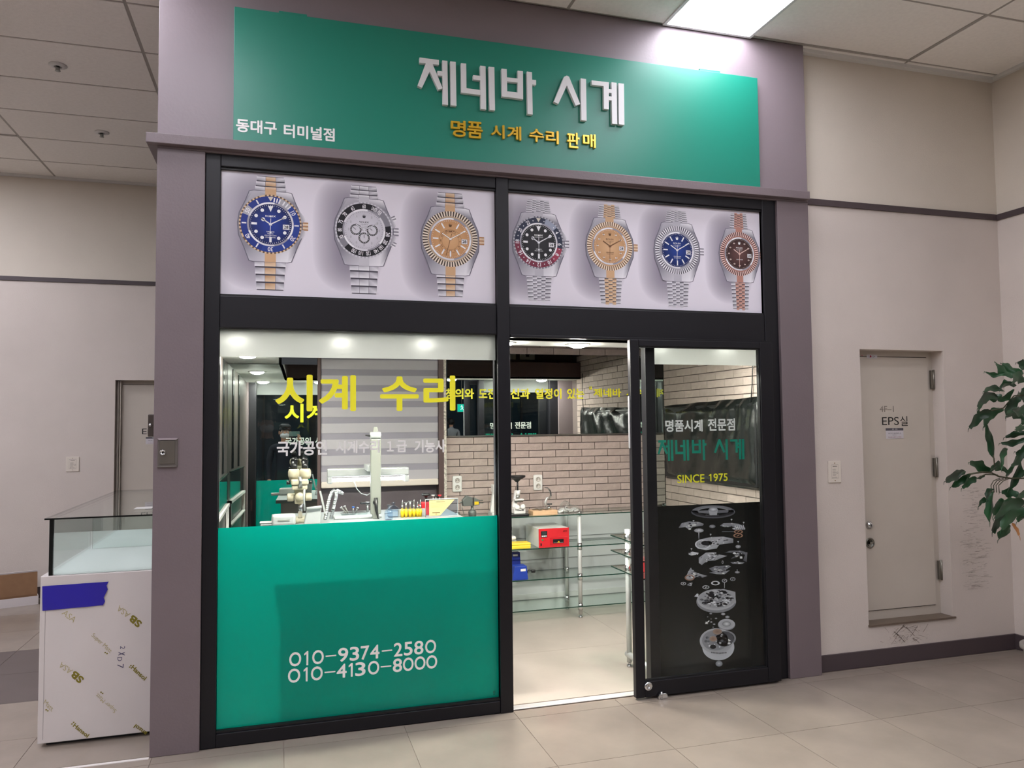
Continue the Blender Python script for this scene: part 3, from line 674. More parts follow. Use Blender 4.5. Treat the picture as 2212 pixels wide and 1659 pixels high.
STY = [
 dict(mid=G2, crown=G2, guard=1, dial=('1f3c9a', '0a1c55'), idx='dot', up=(), low=(('SUBMARINER', .26), ('1000ft=300m', .2), ('SUPERLATIVE CHRONOMETER', .4), ('OFFICIALLY CERTIFIED', .34)),
      bezel=dict(kind='dive', edge=('d9bd98', '6a5443'), f=lambda t: ('a9a8b0' if .12 < t < .2 or .38 < t < .44 else '1d3383' if .2 < t < .7 else '243d8d'), tri=1, marks=((122, '20', .17), (180, '30', .17), (238, '40', .17), (300, '50', .17), (60, '10', .15)), bars=(30, 90, 150, 210, 270, 330, 8, 14, 20, 38, 45))),
 dict(mid=SM, guard=1, push=1, dial=('dddbe2', 'c6c3cc'), idx='drop', date=0, sub=1, ic='55535c', tc='3a3940', hc='d5d4da', hs='2a2a30', sec=-32, up=(('OYSTER PERPETUAL', .30), ('SUPERLATIVE CHRONOMETER', .36), ('COSMOGRAPH', .26)),
      bezel=dict(kind='tachy', edge=('cfcdd4', 'b2b0b8'), f=lambda t: ('85838c' if .03 < t < .17 or .56 < t < .62 else '1f1e24'), marks=((0, '60', .12), (-28, '65', .12), (-52, '70', .12), (-73, '75', .12), (-93, '80', .12), (-110, '85', .12), (-155, '100', .16), (-172, '110', .16), (170, '120', .16), (150, '140', .16), (135, '160', .16), (118, '200', .16), (98, '240', .16), (25, 'UNITS', .2), (40, 'PER', .14)), bars=())),
 dict(mid=G2, crown=G2, dial=('dcae80', 'c39163'), idx='bar', ring24=1, tc='5f4128', hc='f6efe6', hs='6a4a30', up=(), low=(), sec=195, sc='6a4a30', bezel=dict(kind='fluted', cols=('e9dccb', '4d4038', 'bfa78c'))),
 dict(mid=ST, five=1, guard=1, dial=('2c2a2e', '171619'), idx='dot', up=(('OYSTER PERPETUAL DATE', .34),), low=(('GMT-MASTER II', .24), ('SUPERLATIVE CHRONOMETER', .34)), sec=180,
      bezel=dict(kind='gmt', edge=('b9b7bf', '77757e'), f=lambda t: ('9aa0b4' if .1 < t < .2 else '2a3045' if t < .49 else '7a2f44' if t < .86 else '9b3b50' if t < .96 else '2a3045'), tri=1,
                 marks=((60, '4', .09), (92, '6', .09), (120, '8', .09), (150, '10', .15), (180, '12', .15), (210, '14', .15), (240, '16', .15), (270, '18', .15), (300, '20', .15), (330, '22', .15)), dots=(15, 45, 75, 105, 135, 165, 195, 225, 255, 285, 315, 345))),
 dict(mid=G2, five=1, crown=G2, dial=('dcb48a', 'c29468'), idx='gem', tc='5f4128', ic='f4ede4', hc='7a5636', hs='5f4128', up=(('OYSTER PERPETUAL', .34), ('DATEJUST', .22)), low=(('SUPERLATIVE CHRONOMETER', .34), ('OFFICIALLY CERTIFIED', .3)), bezel=dict(kind='fluted', cols=('f0ddc4', '7b5f48', 'c9a27c'))),
 dict(mid=ST, five=1, dial=('23418f', '0f2257'), idx='bar', up=(('OYSTER PERPETUAL', .34), ('DATEJUST', .22)), low=(('SUPERLATIVE CHRONOMETER', .34), ('OFFICIALLY CERTIFIED', .3)), bezel=dict(kind='fluted', cols=('ebeaee', '5c5a63', 'a9a7af'))),
 dict(mid=RG, five=1, crown=RG, bw=.92, dial=('6a4a48', '33211f'), idx='gem', ic='e9d6cf', hc='e8c6b8', up=(('OYSTER PERPETUAL', .34), ('DATEJUST', .22)), low=(('SUPERLATIVE CHRONOMETER', .34),), bezel=dict(kind='fluted', cols=('e6c6bd', '5b3a36', 'a9786c'))),
]
PX = [(584.4, 484.7, 66.5, 382, 627), (786.4, 497, 61, 402, 635), (972.7, 516.5, 59.5, 417, 641), (1163.6, 524, 53.5, 433, 649), (1317.3, 532, 49, 444, 655), (1462.5, 540.6, 47, 456, 661), (1597, 548.7, 41.5, 462.5, 667)]
NAMES = ['steel and gold diver watch with a blue dial', 'steel chronograph watch with a white dial and black bezel', 'steel and gold watch with a gold dial and inner hour ring', 'steel watch with a black dial and red and blue bezel', 'steel and gold watch with a gold gem-set dial', 'steel watch with a blue dial and fluted bezel', 'rose gold and steel watch with a brown dial']
YP = .03
for lab, sl, X0, X1 in (('long watch poster in the upper left pane showing three watches', slice(0, 3), XS['b'], XS['c']), ('long watch poster in the upper right pane showing four watches', slice(3, 7), XS['d'], XS['e'])):
    pt = thing('watch_poster', lab, 'poster', ((X0+X1)/2, YP, ZP0))
    spots = []; im = []
    for i in range(*sl.indices(7)):
        px, py, r, t, b = PX[i]; c = at(px, py, 'y', YP); R = (at(px+r, py, 'y', YP).x-at(px-r, py, 'y', YP).x)/2
        k = Ink(YP-.001); watch(k, c.x, c.z, R, at(px, t, 'y', YP).z, at(px, b, 'y', YP).z, STY[i])
        im.append((k, NAMES[i])); spots.append((c.x-.55*R, c.z-.05*R-.02, 1.25*R, 2.1*R))
    MB().box(X0, X1, YP, YP+.01, ZP0, ZP1).build('poster_sheet', poster_mat('poster_backdrop', spots), pt)
    for k, n in im: k.build('watch_picture', pt, label='printed '+n)
# ------------------------------------------------------------ exploded movement print on the fixed pane
mp = thing('movement_poster', 'dark glossy print of an exploded watch movement behind the sliding door glass', 'poster', (2.9, .056, .08))
q0 = at(1428, 1462, 'y', .044); q1 = at(1420, 1094, 'y', .044)
BLKP = mat('dark_print_sheet', '101413', .2, spec=.3)
MB().box(q0.x-.012, XS['e']-.012, .0435, .0448, q0.z, q1.z).build('poster_sheet', BLKP, mp)
k = Ink(.043, .00008)
MS = 4.4833
k.map = lambda x, y: ((lambda v: (v.x, v.z))(at(1420+x/MS, 1080+y/MS, 'y', .043)))
g = lambda v: (lambda w: '%02x%02x%02x' % (w, w, min(255, w+8)))(min(255, int(v*1.22)) if v > 60 else v//2)
r = random.Random(5)
def disc(cx, cy, rx, ry, c0, c1, holes=0, L=1, teeth=0, seed=0, dk=45):
    k.ell(cx, cy, rx, ry, g(c0), L, 36, g(c1)); q = random.Random(seed)
    if teeth: 
        for i in range(teeth): a = 2*math.pi*i/teeth; k.ell(cx+rx*math.cos(a), cy+ry*math.sin(a), 2.6, 2, g(c1), L, 5)
    for i in range(holes):
        a = q.uniform(0, 6.28); d = math.sqrt(q.random())*.85; s = q.uniform(.03, .14)*rx
        c = q.choice((dk, dk, 90, 200, 170)); x, y = cx+d*rx*math.cos(a), cy+d*ry*math.sin(a)
        if q.random() < .5: k.ell(x, y, s, s*ry/rx, g(c), L+1+i % 3, 12)
        else: k.poly([(x-s, y-s*.3), (x+s*.2, y-s*.5), (x+s, y+s*.2), (x-s*.3, y+s*.4)], g(c), L+1+i % 3)
def wheel(cx, cy, rx, ry, c, L=3, gold=False):
    col = 'b98a72' if gold else g(c); s = 1.0
    k.ring(cx, cy, rx*.72, rx, col, L, 28, ry/rx)
    for a in range(4): k.poly([(cx-2, cy), (cx+2, cy), (cx+rx*.8*math.cos(a*1.57+.4)+1, cy+ry*.8*math.sin(a*1.57+.4)), (cx+rx*.8*math.cos(a*1.57+.4)-3, cy+ry*.8*math.sin(a*1.57+.4))], col, L)
    k.ell(cx, cy, rx*.22, ry*.25, col, L+1, 10)
def screw(x, y, s=1, c=200):
    k.ell(x, y, 9*s, 4*s, g(c), 3, 10); k.poly([(x-2.5*s, y), (x+2.5*s, y), (x+2*s, y+16*s), (x-2*s, y+16*s)], g(c-40), 3)
# oscillating weight
k.ring(540, 118, 150, 212, lambda t: g(70 if t < .55 else 120), 1, 48, .28)
k.ring(540, 108, 150, 205, lambda t: g(105 if t > .5 else 60), 2, 48, .27); k.poly([(330, 105), (520, 100), (520, 135), (360, 120)], g(105), 2); k.poly([(560, 100), (745, 95), (735, 118), (560, 130)], g(95), 2)
k.poly([(495, 95), (588, 92), (575, 148), (508, 148)], g(150), 3); disc(541, 92, 44, 20, 200, 110, 8, 4, 0, 2)
k.txt('AUTOMATIC', 530, 146, 130, -10, '9a9aa2', 5)
def blob(pts, c0, seed, n, L=1):
    k.poly([(p[0], p[1]) for p in pts], [g(c0+((i*37) % 60)-30) for i in range(len(pts))], L); q = random.Random(seed)
    xs = [p[0] for p in pts]; ys = [p[1] for p in pts]; cx, cy = sum(xs)/len(xs), sum(ys)/len(ys)
    for i in range(n):
        p = q.choice(pts); t = q.uniform(.05, .85); x, y = cx+(p[0]-cx)*t, cy+(p[1]-cy)*t; s = q.uniform(4, 15)
        k.ell(x, y, s, s*.45, g(q.choice((40, 60, 200, 225, 150))), L+1+i % 3, 9)
blob([(205, 270), (235, 225), (300, 208), (400, 212), (450, 232), (440, 250), (340, 262), (310, 290), (270, 262)], 120, 1, 16)
blob([(605, 250), (640, 225), (720, 222), (790, 232), (852, 270), (850, 288), (745, 290), (730, 258), (650, 262)], 120, 2, 12)
for i in range(5): k.poly([(745+i*20, 240), (755+i*20, 242), (775+i*18, 285), (765+i*18, 285)], g(170), 4)
disc(532, 256, 30, 16, 150, 90, 5, 1, 14, 3)
k.poly([(625, 303), (745, 303), (745, 309), (625, 309)], g(100), 1)
wheel(785, 308, 44, 18, 0, 3, True); wheel(782, 345, 47, 20, 0, 4, True); disc(402, 296, 46, 20, 190, 130, 6, 2, 0, 9); k.poly([(396, 310), (406, 310), (404, 375), (400, 375)], g(160), 2)
blob([(368, 430), (400, 385), (520, 358), (640, 355), (735, 375), (735, 415), (600, 432), (575, 470), (470, 486), (390, 470)], 140, 4, 40)
k.ell(478, 418, 55, 24, g(35), 6, 20); k.ring(440, 430, 62, 76, g(190), 6, 40, .62)
blob([(302, 508), (340, 500), (400, 512), (392, 530), (330, 538), (304, 530)], 180, 5, 5)
for x, y in ((350, 200), (718, 188), (836, 216), (516, 332), (330, 472), (782, 402)): screw(x, y)
disc(782, 452, 26, 16, 190, 120, 6, 2, 0, 6)
blob([(400, 560), (470, 510), (560, 505), (575, 515), (500, 535), (600, 528), (675, 542), (600, 570), (560, 585), (480, 590), (430, 630), (402, 610)], 145, 7, 34)
k.ell(632, 603, 9, 16, g(150), 4, 12); k.ell(632, 603, 5, 11, g(30), 5, 12)
blob([(645, 512), (700, 492), (800, 490), (872, 508), (865, 600), (830, 585), (850, 530), (770, 505), (700, 510)], 90, 8, 22)
blob([(712, 570), (760, 530), (800, 520), (780, 550)], 120, 9, 5); blob([(706, 603), (780, 600), (845, 605), (820, 620), (730, 618)], 130, 10, 6)
blob([(500, 664), (560, 640), (600, 640), (690, 632), (712, 645), (640, 690), (700, 682), (650, 722), (570, 718), (500, 703), (540, 698)], 120, 11, 24)
disc(774, 700, 24, 11, 160, 100, 4, 2, 0, 3); k.poly([(770, 672), (776, 672), (776, 700), (770, 700)], g(150), 3)
blob([(300, 690), (325, 655), (345, 690), (400, 712), (484, 735), (440, 752), (380, 745), (310, 780), (270, 760)], 130, 12, 30)
k.ring(312, 752, 34, 48, 'a27c6b', 6, 30, .6); wheel(252, 810, 26, 16, 160, 4); blob([(285, 825), (310, 805), (340, 800), (330, 832)], 150, 15, 5)
wheel(730, 766, 26, 18, 140); k.ring(562, 805, 26, 42, g(190), 3, 28, .5); wheel(650, 782, 26, 18, 160); k.poly([(647, 795), (653, 795), (652, 855), (648, 855)], g(170), 3); wheel(470, 845, 34, 18, 170)
# main plate
disc(570, 985, 193, 108, 150, 120, 0, 1); k.ell(570, 968, 185, 100, g(120), 2, 40, g(165)); k.poly([(470, 880), (640, 862), (755, 890), (760, 1000), (700, 1000), (520, 960)], g(150), 3)
disc(575, 955, 178, 92, 128, 150, 110, 4, 0, 21, 48); k.ell(522, 920, 32, 19, g(40), 9, 16)
k.poly([(357, 935), (385, 905), (398, 912), (396, 940)], g(190), 3)
for i, (x, y, s) in enumerate(((517, 1100, 13), (637, 1105, 21), (678, 1133, 21), (487, 1132, 7), (568, 1147, 12), (522, 1182, 11), (550, 1203, 12), (540, 1232, 8), (520, 1152, 6))): k.ell(x, y, s, s*.6, g((150, 190, 180, 120)[i % 4]), 3, 14, g(120))
k.poly([(462, 1200), (470, 1175), (478, 1184), (500, 1166), (506, 1172), (484, 1192), (492, 1200)], g(210), 3)
disc(670, 1208, 84, 55, 150, 125, 0, 2); k.ell(670, 1202, 80, 50, g(135), 3, 36, g(170)); k.ell(670, 1200, 42, 26, g(205), 4, 28, g(110))
k.ring(655, 1340, 88, 106, g(120), 2, 44, .72); k.ell(590, 1425, 155, 128, g(150), 2, 44, g(185)); k.ell(572, 1365, 162, 122, g(95), 3, 44, g(165))
k.ell(650, 1345, 88, 74, g(72), 4, 36)
disc(560, 1360, 128, 98, 118, 130, 26, 4, 0, 33, 55)
for i in range(14): k.rect(520+i*11, 526+i*11, 1478-abs(i-7)*1.2, 1492-abs(i-7)*1.2, g(40), 8)
disc(580, 1275, 46, 30, 150, 110, 0, 9); k.ell(580, 1275, 44, 28, '8f7468', 10, 18, 'b0978a'); k.ell(540, 1345, 36, 26, '9a7a6c', 10, 18, 'b59a8c'); k.ell(538, 1422, 30, 20, g(50), 10, 18)
k.poly([(684, 1345), (712, 1362), (690, 1372)], g(225), 10); k.ell(694, 1388, 14, 10, g(200), 10)
disc(597, 1585, 34, 28, 190, 120, 0, 3); k.ell(597, 1583, 14, 11, g(225), 4, 16, g(150))
k.build('movement_picture', mp, label='printed exploded view of steel movement parts')
MB().box(q0.x, XS['e']-.03, .0425, .0435, q0.z-.012, q0.z-.006).build('lit_gap_strip', mat('pale_gap_light', 'a9b8ae', .3), mp)  # pale strip painted in for the light through the gap below the sheet
# ------------------------------------------------------------ shop interior
YW = 2.13; XI0, XI1 = .03, 3.555; ZS = 2.045
wbox('wall_inner_back', mat('pale_grey_panel', 'c9cbcc', .6), [(1.70, XI1+.05, YW, YW+.12, 0, .80)], 'pale grey lower back wall in the shop')
wbox('wall_inner_back_brick', MORTAR, [(1.70, XI1+.05, YW, YW+.12, .80, 1.47)], 'brick half wall at the back of the shop')
wbox('wall_inner_back_top', MORTAR, [(XI0, XI1+.05, YW, YW+.12, 2.15, 3.0)], 'brick strip above the back mirror')
wbox('wall_inner_back_dark', DARKW, [(.70, 1.70, YW, YW+.12, 0, 3.0)], 'dark tiled back wall behind the blind')
wbox('wall_inner_left', mat('inner_left_panel', '4d4644', .3), [(-.02, XI0, .1, 2.4, 0, 3.0)], 'inner left wall of the shop')
wbox('wall_inner_right', MORTAR, [(XI1, XI1+.06, .1, 2.3, 0, 3.0)], 'brick right wall of the shop')
o = struct(MB().box(1.70, XI1, YW-.012, YW+.01, 0, .14).build('baseboard_inner', mat('pale_base', 'c9ccc9', .5))); o['label'] = 'pale baseboard inside the shop'
for z in (.42, .60): MB().box(1.7, XI1, YW-.004, YW, z, z+.006).build('panel_seam', mat('seam', '8a8d8d', .6), bpy.data.objects['wall_inner_back'])
def bricks(parent, u0, u1, z0, rows, axis, pos, bw=.24, bh=.06, off=0):
    n = 0
    for r in range(rows):
        z = z0+r*bh; u = u0-(bw/2 if r % 2 else 0)+off
        while u < u1:
            a, b = max(u, u0), min(u+bw, u1)
            if b-a > .02:
                w = b-a-.006; k = (round(w, 3), axis)
                if k not in _T:
                    mb = MB().box(-w/2, w/2, -.009, 0, -.027, .027) if axis == 'y' else MB().box(-.009, 0, -w/2, w/2, -.027, .027)
                    o = mb.build('brick', BRICK); _T[k] = o.data; bpy.data.objects.remove(o)
                j = random.uniform(-.002, .001)
                piece('brick', _T[k], ((a+b)/2, pos+j, z+bh/2) if axis == 'y' else (pos+j, (a+b)/2, z+bh/2), parent); n += 1
            u += bw
    return n
nb = bricks(bpy.data.objects['wall_inner_back_brick'], 1.70, XI1, .80, 11, 'y', YW, off=.007)
nb += bricks(bpy.data.objects['wall_inner_back_top'], 1.70, XI1, 2.155, 3, 'y', YW)
n2 = bricks(bpy.data.objects['wall_inner_right'], .28, 1.82, .80, 25, 'x', XI1)
b = MB(); 
MB().box(1.70, XI1, YW-.02, YW+.01, 1.462, 1.474).build('ledge_cap', WHITE, bpy.data.objects['wall_inner_back_brick'])
# ceiling of the shop: lowered soffit round a dark recess
sf = MB().box(XI0, XI1, .1, .40, ZS, ZS+.02).box(XI0, .42, .40, YW, ZS, ZS+.02)
SOF = mat('soffit_white', 'd8dbd6', .6)
so = struct(sf.build('ceiling_soffit', SOF)); so['label'] = 'white lowered ceiling with downlights inside the shop'
rc = struct(MB().box(.40, XI1, .385, .40, ZS, 2.22).box(.40, .42, .385, YW, ZS, 2.22).build('ceiling_fascia', BROWN)); rc['label'] = 'brown fascia of the ceiling recess'
rc = struct(MB().box(.0, XI1+.06, .1, YW+.12, 3.0, 3.05).box(.0, XI1+.06, .12, .14, 2.24, 3.0).build('ceiling_recess', BROWN)); rc['label'] = 'dark raised ceiling recess'
hd = struct(MB().box(1.64, XI1, .1, .12, ZS-.0, ZS+.2).build('trim_10', BROWN)); hd['label'] = 'brown header inside the doorway'
# downlights
DL = lamp_mat('downlight_diffuser', 'fffaf0', DOWN_W)
spots = [(.19, .24, 'behind the frosted strip at the far left of the window'), (.735, .24, 'behind the middle of the frosted strip'), (1.20, .24, 'behind the frosted strip towards the mullion'),
         (1.67, .24, 'at the left edge of the doorway ceiling'), (2.14, .24, 'in the doorway ceiling above the right half of the opening'), (2.68, .24, 'above the left of the sliding door glass'), (3.15, .24, 'above the right of the sliding door glass'),
         (.2, 1.35, 'in the ceiling above the left wall, deep in the shop')]
for x, y, l in spots:
    t = thing('downlight', 'round recessed downlight '+l, 'light', (x, y, ZS), 'downlights in the shop ceiling')
    MB().lathe((x, y, ZS), [(.062, .004), (.075, .0), (.075, -.004), (.062, -.006), (.058, .0)], 24).build('trim_ring', WPLAS, t)
    MB().lathe((x, y, ZS-.003), [(.001, -.020), (.03, -.018), (.048, -.011), (.056, -.001), (.058, .003), (.001, .003)], 24).build('diffuser', DL, t)
# mirrors
mi = thing('wall_mirror', 'long wall mirror above the brick half wall with a line of yellow lettering', 'mirror', (2.6, 2.06, 1.47))
MB().box(1.715, XI1-.003, 2.06, YW-.012, 1.474, 2.15).build('mirror_glass', MIRROR, mi)
mi2 = thing('narrow_mirror', 'narrow mirror strip on the right brick wall in the corner', 'mirror', (XI1-.01, 1.95, .8))
MB().box(XI1-.012, XI1-.002, 1.825, 2.055, .85, 2.15).build('mirror_glass', MIRROR, mi2)
mi3 = thing('standing_mirror', 'tall mirror left of the blind reflecting the street side of the window', 'mirror', (.36, 2.06, 0))
xb = at(690, 900, 'y', 2.05).x
MB().box(XI0+.002, xb-.015, 2.05, 2.07, .05, ZS-.005).build('mirror_glass', MIRROR, mi3)
MB().box(xb-.015, xb+.008, 2.035, YW, .02, 2.6).box(XI0+.002, xb-.015, 2.06, 2.09, .02, .05).build('mirror_frame', BROWN, mi3)
MY = 2.0585
for s, x0, x1, b in (('창의와', 962, 1024, 862), ('도전', 1034, 1071, 862), ('혁신과', 1081, 1145, 862), ('열정이', 1156, 1213, 862), ('있는', 1225, 1262, 862), ('\u201c', 1273, 1279, 842), ('제네바', 1282, 1342, 858), ('시계', 1353, 1393, 858)):
    a = at(x0, 0, 'y', MY); A = at(x0, 850, 'y', MY); B = at(x1, 850, 'y', MY); z0 = at((x0+x1)/2, b, 'y', MY).z; z1 = at((x0+x1)/2, 839 if s != '\u201c' else 834, 'y', MY).z
    text('lettering', s, A.x, B.x, z0, z1, MY, INKY, mi, bold=.032, label='yellow lettering')
# blind, frame and peeling strip
bx0, bx1 = at(694, 900, 'y', 2.05).x, at(946, 900, 'y', 2.05).x
zb0 = at(800, 1052, 'y', 2.04).z
bl = thing('roller_blind', 'grey striped roller blind pulled down over the back of the shop', 'blind', ((bx0+bx1)/2, 2.05, zb0))
BLD = film_mat('blind_fabric', 'bdb9bd', .25, .0); BLD2 = film_mat('blind_sheer', '9d99a2', .25, .0)
zt, z, i = 2.6, zb0+.05, 0
while z < zt:
    h = .075 if i % 2 == 0 else .05
    MB().add([(bx0, 2.052, z), (bx1, 2.052, z), (bx1, 2.056 if i % 2 else 2.046, z+h), (bx0, 2.056 if i % 2 else 2.046, z+h)], [(0, 1, 2, 3)]).build('blind_slat', BLD2 if i % 2 else BLD, bl)
    z += h; i += 1
MB().box(bx0, bx1, 2.035, 2.06, zb0, zb0+.05).build('bottom_bar', CREAM, bl, bevel=.008)
fx0, fx1 = at(946, 900, 'y', 2.06).x, at(957, 900, 'y', 2.06).x
o = struct(MB().box(fx0, fx1, 2.03, YW, .6, 2.6).build('trim_11', BROWN)); o['label'] = 'brown upright beside the blind'
o = struct(MB().box(fx1, 1.702, 2.045, YW, .62, 2.15).build('trim_12', mat('peeling_strip', 'c9c2b6', .6, noise=.5, nscale=60))); o['label'] = 'peeling white strip beside the brick wall'
# outlets
for px, py, l in ((987, 1045, 'left of the pair, above the vice'), (1161, 1042, 'right of the pair, above the wooden tray')):
    c = at(px, py, 'y', YW-.01)
    t = thing('wall_outlet', 'white double wall socket on the brick wall, '+l, 'socket', c)
    MB().box(c.x-.04, c.x+.04, YW-.03, YW-.009, c.z-.066, c.z+.066).build('cover_plate', WPLAS, t, bevel=.012, seg=3)
    for dzz in (.028, -.028):
        sk = MB().lathe((c.x, YW-.031, c.z+dzz), [(.021, .0), (.021, -.003), (.018, -.003), (.016, .004), (.001, .004)], 20, 'y').build('socket', mat('socket_well', 'c4beb6', .5), t)
        MB().cyl((c.x-.007, YW-.0325, c.z+dzz), (c.x-.007, YW-.027, c.z+dzz), .003, n=8).cyl((c.x+.007, YW-.0325, c.z+dzz), (c.x+.007, YW-.027, c.z+dzz), .003, n=8).build('contact', BPLAS, sk)
# covered television on the right wall
tv = thing('wrapped_television', 'television wrapped in crumpled black plastic on the right brick wall', 'television', (XI1-.05, 1.1, 1.4))
y0, y1 = .42, 1.79; zA0, zA1, zB0, zB1 = 1.09, 1.69, 1.09, 1.72
r = random.Random(9); nu, nv = 64, 30; vs = []
PL = mat('black_plastic_wrap', '131615', .22, bump=.4, bscale=14, spec=.8)
for j in range(nv+1):
    for i in range(nu+1):
        u, v = i/nu, j/nv
        y = y0+(y1-y0)*u; z = 1.095+(.61+.03*(1-u))*v+.002*math.sin(u*23)*v
        d = .05+.010*math.sin(38*u+9*v*math.sin(3*u))*(.3+v)+.008*math.sin(17*(u+v*.6))+.006*r.random()
        d *= min(1, 14*min(u, 1-u)+.05, 9*min(v, 1-v)+.05)
        vs.append((XI1-.012-d, y, z))
b = MB().add(vs, [(j*(nu+1)+i, j*(nu+1)+i+1, (j+1)*(nu+1)+i+1, (j+1)*(nu+1)+i) for j in range(nv) for i in range(nu)], True)
b.build('plastic_wrap', PL, tv)
MB().box(XI1-.045, XI1-.012, y0+.03, y1-.03, 1.11, 1.69).build('television_body', BPLAS, tv, bevel=.01)
MB().tube([(XI1-.03, .52, 1.70), (XI1-.03, .50, 1.82), (XI1-.03, .49, 1.95), (XI1-.03, .5, 2.1)], .004).build('cable', BPLAS, tv)
# three small pictures mounted inside above the fascia (seen in the mirror)
for i in range(3):
    x0 = 3.02-.22*i
    t = thing('small_picture', 'small white framed picture of a watch above the inner fascia, '+('nearest the brick wall', 'middle of three', 'furthest from the brick wall')[i], 'picture', (x0, .145, 2.3), 'pictures above the inner fascia')
    MB().box(x0-.085, x0+.085, .141, .150, 2.27, 2.44).build('picture_frame', WPLAS, t)
    w = MB(); w.lathe((x0, .1515, 2.36), [(.03, 0), (.042, 0), (.042, .001), (.03, .001)], 20, 'y').box(x0-.018, x0+.018, .150, .152, 2.30, 2.325).box(x0-.018, x0+.018, .150, .152, 2.395, 2.43); w.build('watch_image', BPLAS, t)

# low showcase along the left wall
sc_ = thing('side_showcase', 'narrow white framed glass showcase along the inner left wall', 'showcase', (.1, 1.4, 0))
zc0 = at(515, 1086, 'y', 1.95).z; zc1 = at(513, 1023, 'y', 1.95).z
for yy in (.62, 1.93): MB().box(.035, .055, yy, yy+.02, .05, zc0).box(.035, .055, yy, yy+.02, 0, .05).build('frame_post', WPLAS, sc_)
MB().box(.033, .06, .62, 1.95, zc0-.022, zc0).build('frame_rail', WPLAS, sc_); MB().box(.033, .06, .62, 1.95, zc0-.19, zc0-.178).build('frame_rail', WPLAS, sc_)
MB().box(.040, .046, .64, 1.93, zc0, zc1).build('showcase_glass', SHELFG, sc_); MB().box(.036, .052, .64, 1.93, zc1, zc1+.006).build('glass_edge', EDGE, sc_)
for yy in (1.0, 1.55): MB().box(XI0, XI0+.006, yy, yy+.12, zc1+.02, ZS-.01).build('dark_strip', EDGEB, bpy.data.objects['wall_inner_left'])
# ------------------------------------------------------------ workbench behind the green film
ZBN = .965
wb = thing('workbench', 'white watchmaker bench behind the green film', 'workbench', (.95, 1.1, 0))
MB().box(.36, 1.56, .24, 1.46, ZBN-.03, ZBN).build('bench_top', mat('bench_white', '99a0a0', .3), wb, bevel=.004)
for x in (.42, 1.50):
    for y in (.32, 1.41): MB().box(x-.02, x+.02, y-.02, y+.02, 0, ZBN-.03).build('leg', WHITE, wb)
MB().box(.38, 1.44, .245, .26, .04, ZBN-.03).build('front_panel', mat('panel_grey', '8c9090', .6), wb)
MB().box(.40, 1.52, 1.40, 1.42, .30, ZBN-.03).build('back_panel', WHITE, wb)
MB().box(.60, 1.10, .80, 1.38, .80, ZBN-.03).build('drawer_unit', WHITE, wb)
# stereo microscope
def P(px, py, y): return at(px, py, 'y', y)
mx = thing('stereo_microscope', 'cream stereo microscope with two black eyepieces on the bench', 'microscope', P(650, 1120, 1.0))
c = P(647, 1070, 1.0); X = c.x; s = 1/1666*5.2
def Z(py): return P(647, py, 1.0).z
MB().box(X-.09, X+.11, .88, 1.12, ZBN, ZBN+.018).build('base', CPLAS, mx, bevel=.006)
MB().cyl((X+.005, 1.0, ZBN+.018), (X+.005, 1.0, Z(1080)), .0135, n=20).build('pillar', CHROME, mx)
MB().lathe((X, .985, Z(1072)), [(.001, -.045), (.026, -.045), (.028, -.035), (.028, .02), (.001, .02)], 24, 'y').build('focus_hub', CPLAS, mx)
MB().box(X-.03, X+.028, .97, 1.03, Z(1088), Z(1055)).build('focus_block', CPLAS, mx, bevel=.008)
for sg_ in (-1, 1):
    MB().lathe((X+sg_*.055, 1.0, Z(1074)), [(.001, -.02), (.022, -.02), (.024, -.014), (.024, .014), (.022, .02), (.001, .02)], 20, 'x').cyl((X+sg_*.03, 1, Z(1074)), (X+sg_*.04, 1, Z(1074)), .009, n=12).build('focus_knob', CPLAS, mx)
MB().box(X-.047, X+.047, .94, 1.07, Z(1057), Z(1046)).box(X-.053, X+.053, .93, 1.08, Z(1046), Z(1034)).build('zoom_body', CPLAS, mx, bevel=.009)
MB().cyl((X+.003, .94, Z(1052)), (X+.003, .94, Z(1028)), .014, n=18).build('camera_port', STEEL, mx)
for sg_ in (-1, 1):
    MB().lathe((X+sg_*.034, 1.0, Z(1034)), [(.001, 0), (.03, 0), (.037, .02), (.037, .045), (.03, .062), (.001, .062)], 20).build('prism_housing', CPLAS, mx)
    MB().cyl((X+sg_*.033, 1.01, Z(1014)), (X+sg_*.033, 1.045, Z(998)), .019, .021, n=18).cyl((X+sg_*.033, 1.045, Z(998)), (X+sg_*.033, 1.058, Z(992)), .024, .018, n=18).build('eyepiece', BPLAS, mx)
    MB().lathe((X+sg_*.068, 1.0, Z(1042)), [(.001, -.012), (.012, -.012), (.012, .012), (.001, .012)], 14, 'x').build('zoom_knob', BPLAS, mx)
# desk lamp: vertical arm with tube head
la = thing('desk_lamp', 'tall pale desk lamp arm holding a lit horizontal tube', 'lamp', P(812, 1135, .9))
AX = P(811, 1000, .95).x; za0, za1 = ZBN+.0, P(812, 948, .95).z
MB().prism([(AX-.033, 0+za0+.03), (AX+.033, za0+.03), (AX+.034, za1), (AX-.032, za1)], .93, .965).build('lamp_arm', GPLAS, la, bevel=.006)
MB().box(AX-.02, AX+.02, .93, .965, za0, za0+.035).build('arm_foot', GPLAS, la, bevel=.004)
MB().lathe((AX+.0, .948, za1+.022), [(.001, -.034), (.022, -.034), (.024, -.026), (.024, .026), (.022, .034), (.001, .034)], 20, 'x').build('arm_joint', WPB, la)
MB().prism([(AX-.018, za1+.04), (AX+.018, za1+.04), (AX+.013, za1+.077), (AX-.011, za1+.077)], .94, .96).build('arm_tip', GPLAS, la, bevel=.004)
MB().cyl((AX-.035, .948, za1+.02), (AX-.065, .94, za1+.024), .007, .004, n=10).build('thumb_screw', BPLAS, la)
